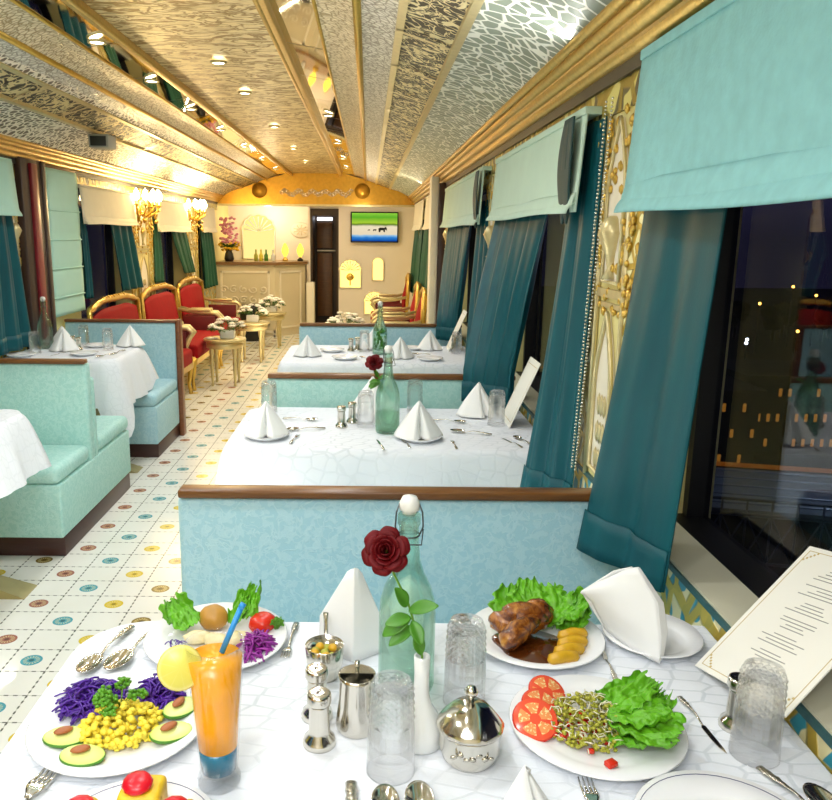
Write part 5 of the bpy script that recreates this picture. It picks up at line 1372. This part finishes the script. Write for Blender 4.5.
# television
t = thing('television', 'flat television showing a beach scene on the end wall', 'television', (.095, 12.52, 1.67))
mb = MB(); mb.rbox(-.375, .375, -.02, .03, -.235, .235, .01, 2); mb.build('bezel', M['tvframe'], t)
def scr():
    n = NT('television picture'); x, y, z = n.xyz(n.coord()); nz = n.noise(n.coord(), 9, 4)
    f = n.m('ADD', n.m('DIVIDE', n.m('ADD', z, .215), .43), n.m('MULTIPLY', n.m('SUBTRACT', nz, .5), .07))
    c = n.ramp(f, [(0, lin('#0a3f96')), (.13, lin('#2f7fd0')), (.2, lin('#8fc3e6')), (.24, lin('#e8d7b8')), (.52, lin('#f0e2c0')), (.60, lin('#5a7a1c')), (.66, lin('#a9cf3a')), (.85, lin('#5fae2c')), (1, lin('#8fd040'))])
    e = n.n('Emission'); n.link(c, e.inputs[0]); e.inputs[1].default_value = .85; n.link(e.outputs[0], n.out.inputs[0]); return n.mat
mb = MB(); mb.box(-.355, .355, -.024, -.0205, -.215, .215); s_ = mb.build('screen', scr(), t)
mb = MB()
def sil(x, z, s): 
    mb.prism([(x-.05*s, z), (x-.055*s, z+.05*s), (x-.03*s, z+.065*s), (x+.03*s, z+.062*s), (x+.045*s, z+.075*s), (x+.065*s, z+.06*s), (x+.07*s, z+.01*s), (x+.058*s, z+.03*s), (x+.04*s, z+.035*s), (x+.04*s, z), (x+.02*s, z), (x+.015*s, z+.025*s), (x-.02*s, z+.025*s), (x-.028*s, z)], -.0262, -.0245, 'y')
sil(.12, -.075, 1.1); sil(0, -.06, .45); sil(-.09, -.055, .3)
mb.build('animal_silhouettes', M['dark'], s_)
mb = MB(); mb.box(-.08, .08, .03, .078, -.1, .1); mb.build('wall_mount', M['tvframe'], t)

# sconces
def sconce(label, y):
    t = thing('wall_sconce', label, 'sconce', (XL+.02, y, 1.78))
    mb = MB(); mb.lathe([(0, 0), (.05, .0), (.06, .02), (.02, .04), (0, .04)], 20, M=TR(ry=PI/2)); mb.tube([(.02, 0, -.12), (.03, 0, .0), (.02, 0, .2)], [.01, .025, .012], 8)
    ar = []
    for k in range(7):
        a = -1.3 + k*.43; ex_, ey = .19*math.cos(a), .27*math.sin(a)
        mb.tube([(.03, 0, -.02), (.03+ex_*.5, ey*.5, -.07), (.03+ex_, ey, -.01), (.03+ex_, ey, .03)], .009, 8); mb.lathe([(.0, .03), (.03, .035), (.014, .045), (.012, .08), (0, .08)], 12, c=(.03+ex_, ey, 0)); ar.append((.03+ex_, ey))
    for k in range(26): mb.ico((.03+.16*rnd.random(), (rnd.random()-.5)*.3, -.22+.2*rnd.random()), (.014, .02, .022), 1, .4, 3, k)
    mb.build('gilt_arms', M['gold'], t)
    for x, yy in ar:
        mb = MB(); mb.lathe([(0, .08), (.022, .088), (.034, .12), (.020, .165), (0, .195)], 12, c=(x, yy, 0)); mb.build('candle_bulb', M['bulb'], t)
    lt = bpy.data.lights.new('sconce lamp', 'POINT'); lt.energy = 17; lt.color = (1, .72, .34); lt.shadow_soft_size = .08
    lo = bpy.data.objects.new('sconce_lamp', lt); COL.objects.link(lo); lo.location = (XL+.30, y, 1.93)
sconce('lit gilt candelabra sconce nearer the framed bench', 7.98)
sconce('lit gilt candelabra sconce nearer the bar', 10.2)

# ------------------------------------------------------------------ night outside
g = MB(); g.box(1.1, 70, -6, 90, -4.2, -4.0); struct(g.build('ground', simple('dark night ground', '#0c0c12', .9, 0, .4, 2)))
nlight = emis('distant warm lamp', '#ffb84a', 9); wlight = emis('distant white lamp', '#e8ecff', 10)
t = thing('footbridge', 'pale lit footbridge with lattice railing outside the nearest window', 'bridge', (0, 0, 0))
def seg(mb, p, q, r): mb.tube([p, q], r, 6)
P0, P1 = Vector((2.6, 10.4, -1.42)), Vector((9.2, 8.9, -1.42)); ed = (P1-P0); n_ = Vector((ed.y, -ed.x, 0)).normalized()
if n_.y > 0: n_ = -n_
Wd = 1.7; F0, F1 = P0 + n_*Wd, P1 + n_*Wd; up_ = Vector((0, 0, 1))
mb = MB(); dz = Vector((0, 0, .08)); mb.add([P0, P1, F1, F0, P0-dz, P1-dz, F1-dz, F0-dz], [(0,1,2,3), (4,7,6,5), (0,4,5,1), (1,5,6,2), (2,6,7,3), (3,7,4,0)])
mb.build('deck', simple('pale wet concrete deck', '#6f7c88', .45, 0, .5, 3), t)
mb = MB()
for k in range(5): a = k/5+.08; seg(mb, P0 + n_*Wd*a + up_*.01, P1 + n_*Wd*a + up_*.01, .012)
mb.build('rail_track', simple('bright steel rails', '#9aa6b4', .3, .5, .1), t)
mb = MB()
for z in (.12, -.05, -.62): seg(mb, F0+up_*z, F1+up_*z, .018)
for k in range(27):
    p = F0 + (F1-F0)*(k/26); q_ = F0 + (F1-F0)*(min(26, k+1)/26); seg(mb, p+up_*.12, p-up_*.62, .012); seg(mb, p-up_*.05, q_-up_*.62, .009); seg(mb, q_-up_*.05, p-up_*.62, .009)
mb.build('lattice_railing', simple('pale steel railing', '#59616e', .5, .2, .2), t)
mb = MB()
for k in (.15, .5, .85): p = P0 + ed*k + n_*.8; mb.box(p.x-.18, p.x+.18, p.y-.18, p.y+.18, -4, -1.5)
mb.build('pier', simple('dark concrete', '#2a2a34', .8), t)
mb = MB(); seg(mb, P0+up_*.05, P1+up_*.05, .03); mb.build('lit_edge', emis('orange lit bridge edge', '#b0621c', .35), t)
def house(label, x, y, w, d, h, nw, nh):
    t = thing('building', label, 'building', (x, y, -4.0))
    mb = MB(); mb.box(-w/2, w/2, -d/2, d/2, 0, h); mb.build('wall', simple('night facade', '#20202a', .9), t)
    mb = MB(); mb.box(-w/2-.1, w/2+.1, -d/2-.1, d/2+.1, h, h+.12); mb.build('roof', simple('night roof', '#2c2a30', .9), t)
    q = random.Random(int(x*10))
    for i in range(nw):
        for j in range(nh):
            if q.random() < .35: continue
            a = -w/2 + w*(i+.5)/nw; z = h*(j+.5)/nh; mb = MB(); mb.box(a-.035, a+.035, -d/2-.03, -d/2, z-.10, z+.10); mb.build('window', LW, t)
LW = emis('lit far window', '#d08a30', .45)
house('low lit building outside, closest to the curtain', 8.3, 19.5, 2.2, 2.5, 1.9, 9, 3); house('low building with yellow windows outside behind the footbridge', 11.4, 21.0, 3.2, 2.5, 2.0, 13, 3); house('distant dim building outside near the picture edge', 14.6, 20.0, 2.4, 2.5, 1.6, 8, 2)
mb = MB(); mb.box(6, 40, 32, 32.6, -4, -3.7); mb.box(6, 40, 31.95, 32, -3.8, -3.72, 1); o = mb.build('embankment_wall', [simple('embankment', '#3a2c1e', .9), emis('lamp-lit edge', '#a06420', .35)]); tag(o, 'lamp-lit low embankment wall far outside the window', 'wall', kind='thing')
for k in range(9):
    x = 17.0 + k*1.35; t = thing('tree', 'dark tree silhouette far outside the window', 'tree', (x, 43+1.6*(k % 2), -4), 0, 'dark trees on the far bank')
    mb = MB(); mb.tube([(0, 0, 0), (0, 0, .7)], .1, 6); mb.build('trunk', M['dark'], t)
    mb = MB(); 
    for j in range(5): mb.ico(((rnd.random()-.5)*.55, (rnd.random()-.5)*.5, 1.0+.7*rnd.random()), .42, 2, .35, 3, k*5+j)
    mb.build('crown', simple('night foliage %d' % k, '#12160f', .9, 0, .3), t)
for k, (x, y, h, m) in enumerate(((19.0, 38, 2.4, nlight), (21.6, 40, 3.1, nlight), (17.6, 36, .9, wlight), (19.9, 36, 1.3, nlight), (23.4, 41, 2.6, nlight), (16.6, 34, 1.0, wlight), (22.6, 37, 1.1, wlight))):
    t = thing('street_lamp', ('orange lamp on the far bank', 'tall orange lamp above the far trees', 'bright white lamp low on the far bank', 'small orange lamp between the far trees', 'orange lamp farthest along the bank', 'white lamp nearest the curtain on the far bank', 'white lamp under the tall orange lamp')[k], 'street lamp', (x, y, -4))
    mb = MB(); mb.tube([(0, 0, 0), (0, 0, h)], .035, 6); mb.build('post', M['dark'], t); mb = MB(); mb.ico((0, 0, h+.06), .07, 2); mb.build('lamp_head', m, t)
def lamp(name, ty, loc, e, col, size=.2, rot=None, sy=None):
    l = bpy.data.lights.new(name, ty); l.energy = e; l.color = col
    if ty == 'AREA':
        l.size = size
        if sy: l.shape = 'RECTANGLE'; l.size_y = sy
    else: l.shadow_soft_size = size
    o = bpy.data.objects.new(name, l); COL.objects.link(o); o.location = loc
    if rot: o.rotation_euler = rot
    return o
lamp('bridge_fill', 'POINT', (5.5, 8.2, .6), 42, (.75, .85, 1), .2)  # added light without a fixture, brightens the footbridge

# ------------------------------------------------------------------ light
def aim(o, d): o.rotation_euler = Vector(d).to_track_quat('-Z', 'Y').to_euler()
def spot(x, y, e, col):
    l = bpy.data.lights.new('downlight beam', 'SPOT'); l.energy = e; l.color = col; l.spot_size = R_(165); l.spot_blend = 1; l.shadow_soft_size = .05
    o = bpy.data.objects.new('downlight_beam', l); COL.objects.link(o); o.location = (x, y, 2.415)
for x in (-.315, -1.285):
    for y in (-.6, .5, 1.5, 2.6, 3.7, 4.8, 5.9): spot(x, y, 21.5, (.965, .985, 1))
    for y in (7.1, 8.4, 9.7, 11.0): spot(x, y, 31, (1, .86, .58))
for x, sgn in ((.56, -1), (2*XC-.56, 1)):
    a = lamp('cove_lamp', 'AREA', (x, 2.5, 2.085), 26, (1, .97, .92), .03, None, 7.4); aim(a, (sgn*.75, 0, .65))
    a = lamp('cove_lamp', 'AREA', (x, 9.2, 2.085), 24, (1, .84, .56), .03, None, 5.8); aim(a, (sgn*.75, 0, .65))
lamp('saloon_fill', 'AREA', (-.3, -.6, 2.3), 27, (.96, .98, 1), 1.2, (R_(18), 0, 0), .8)  # unseen soft fill added behind the camera to brighten the foreground
lamp('bar_lamp', 'POINT', (-1.6, 12.75, 1.85), 14, (1, .84, .58), .08)
lamp('tv_wall_lamp', 'POINT', (-.1, 11.8, 1.9), 5, (1, .84, .62), .08)
w = bpy.data.worlds.new('night sky'); bpy.context.scene.world = w; w.use_nodes = True
nt = w.node_tree; bg = nt.nodes['Background']
tcn = nt.nodes.new('ShaderNodeTexCoord'); sx = nt.nodes.new('ShaderNodeSeparateXYZ'); rp = nt.nodes.new('ShaderNodeValToRGB')
nt.links.new(tcn.outputs['Generated'], sx.inputs[0]); nt.links.new(sx.outputs[2], rp.inputs[0]); nt.links.new(rp.outputs[0], bg.inputs[0])
rp.color_ramp.elements[0].color = (.010, .009, .022, 1); rp.color_ramp.elements[1].color = (.004, .005, .015, 1); rp.color_ramp.elements[1].position = .5
e_ = rp.color_ramp.elements.new(.06); e_.color = (.022, .020, .048, 1)
bg.inputs[1].default_value = 1.0
sc = bpy.context.scene
sc.view_settings.view_transform = 'Standard'; sc.view_settings.look = 'None'; sc.view_settings.exposure = 0.24
sc.cycles.sample_clamp_indirect = 4.0
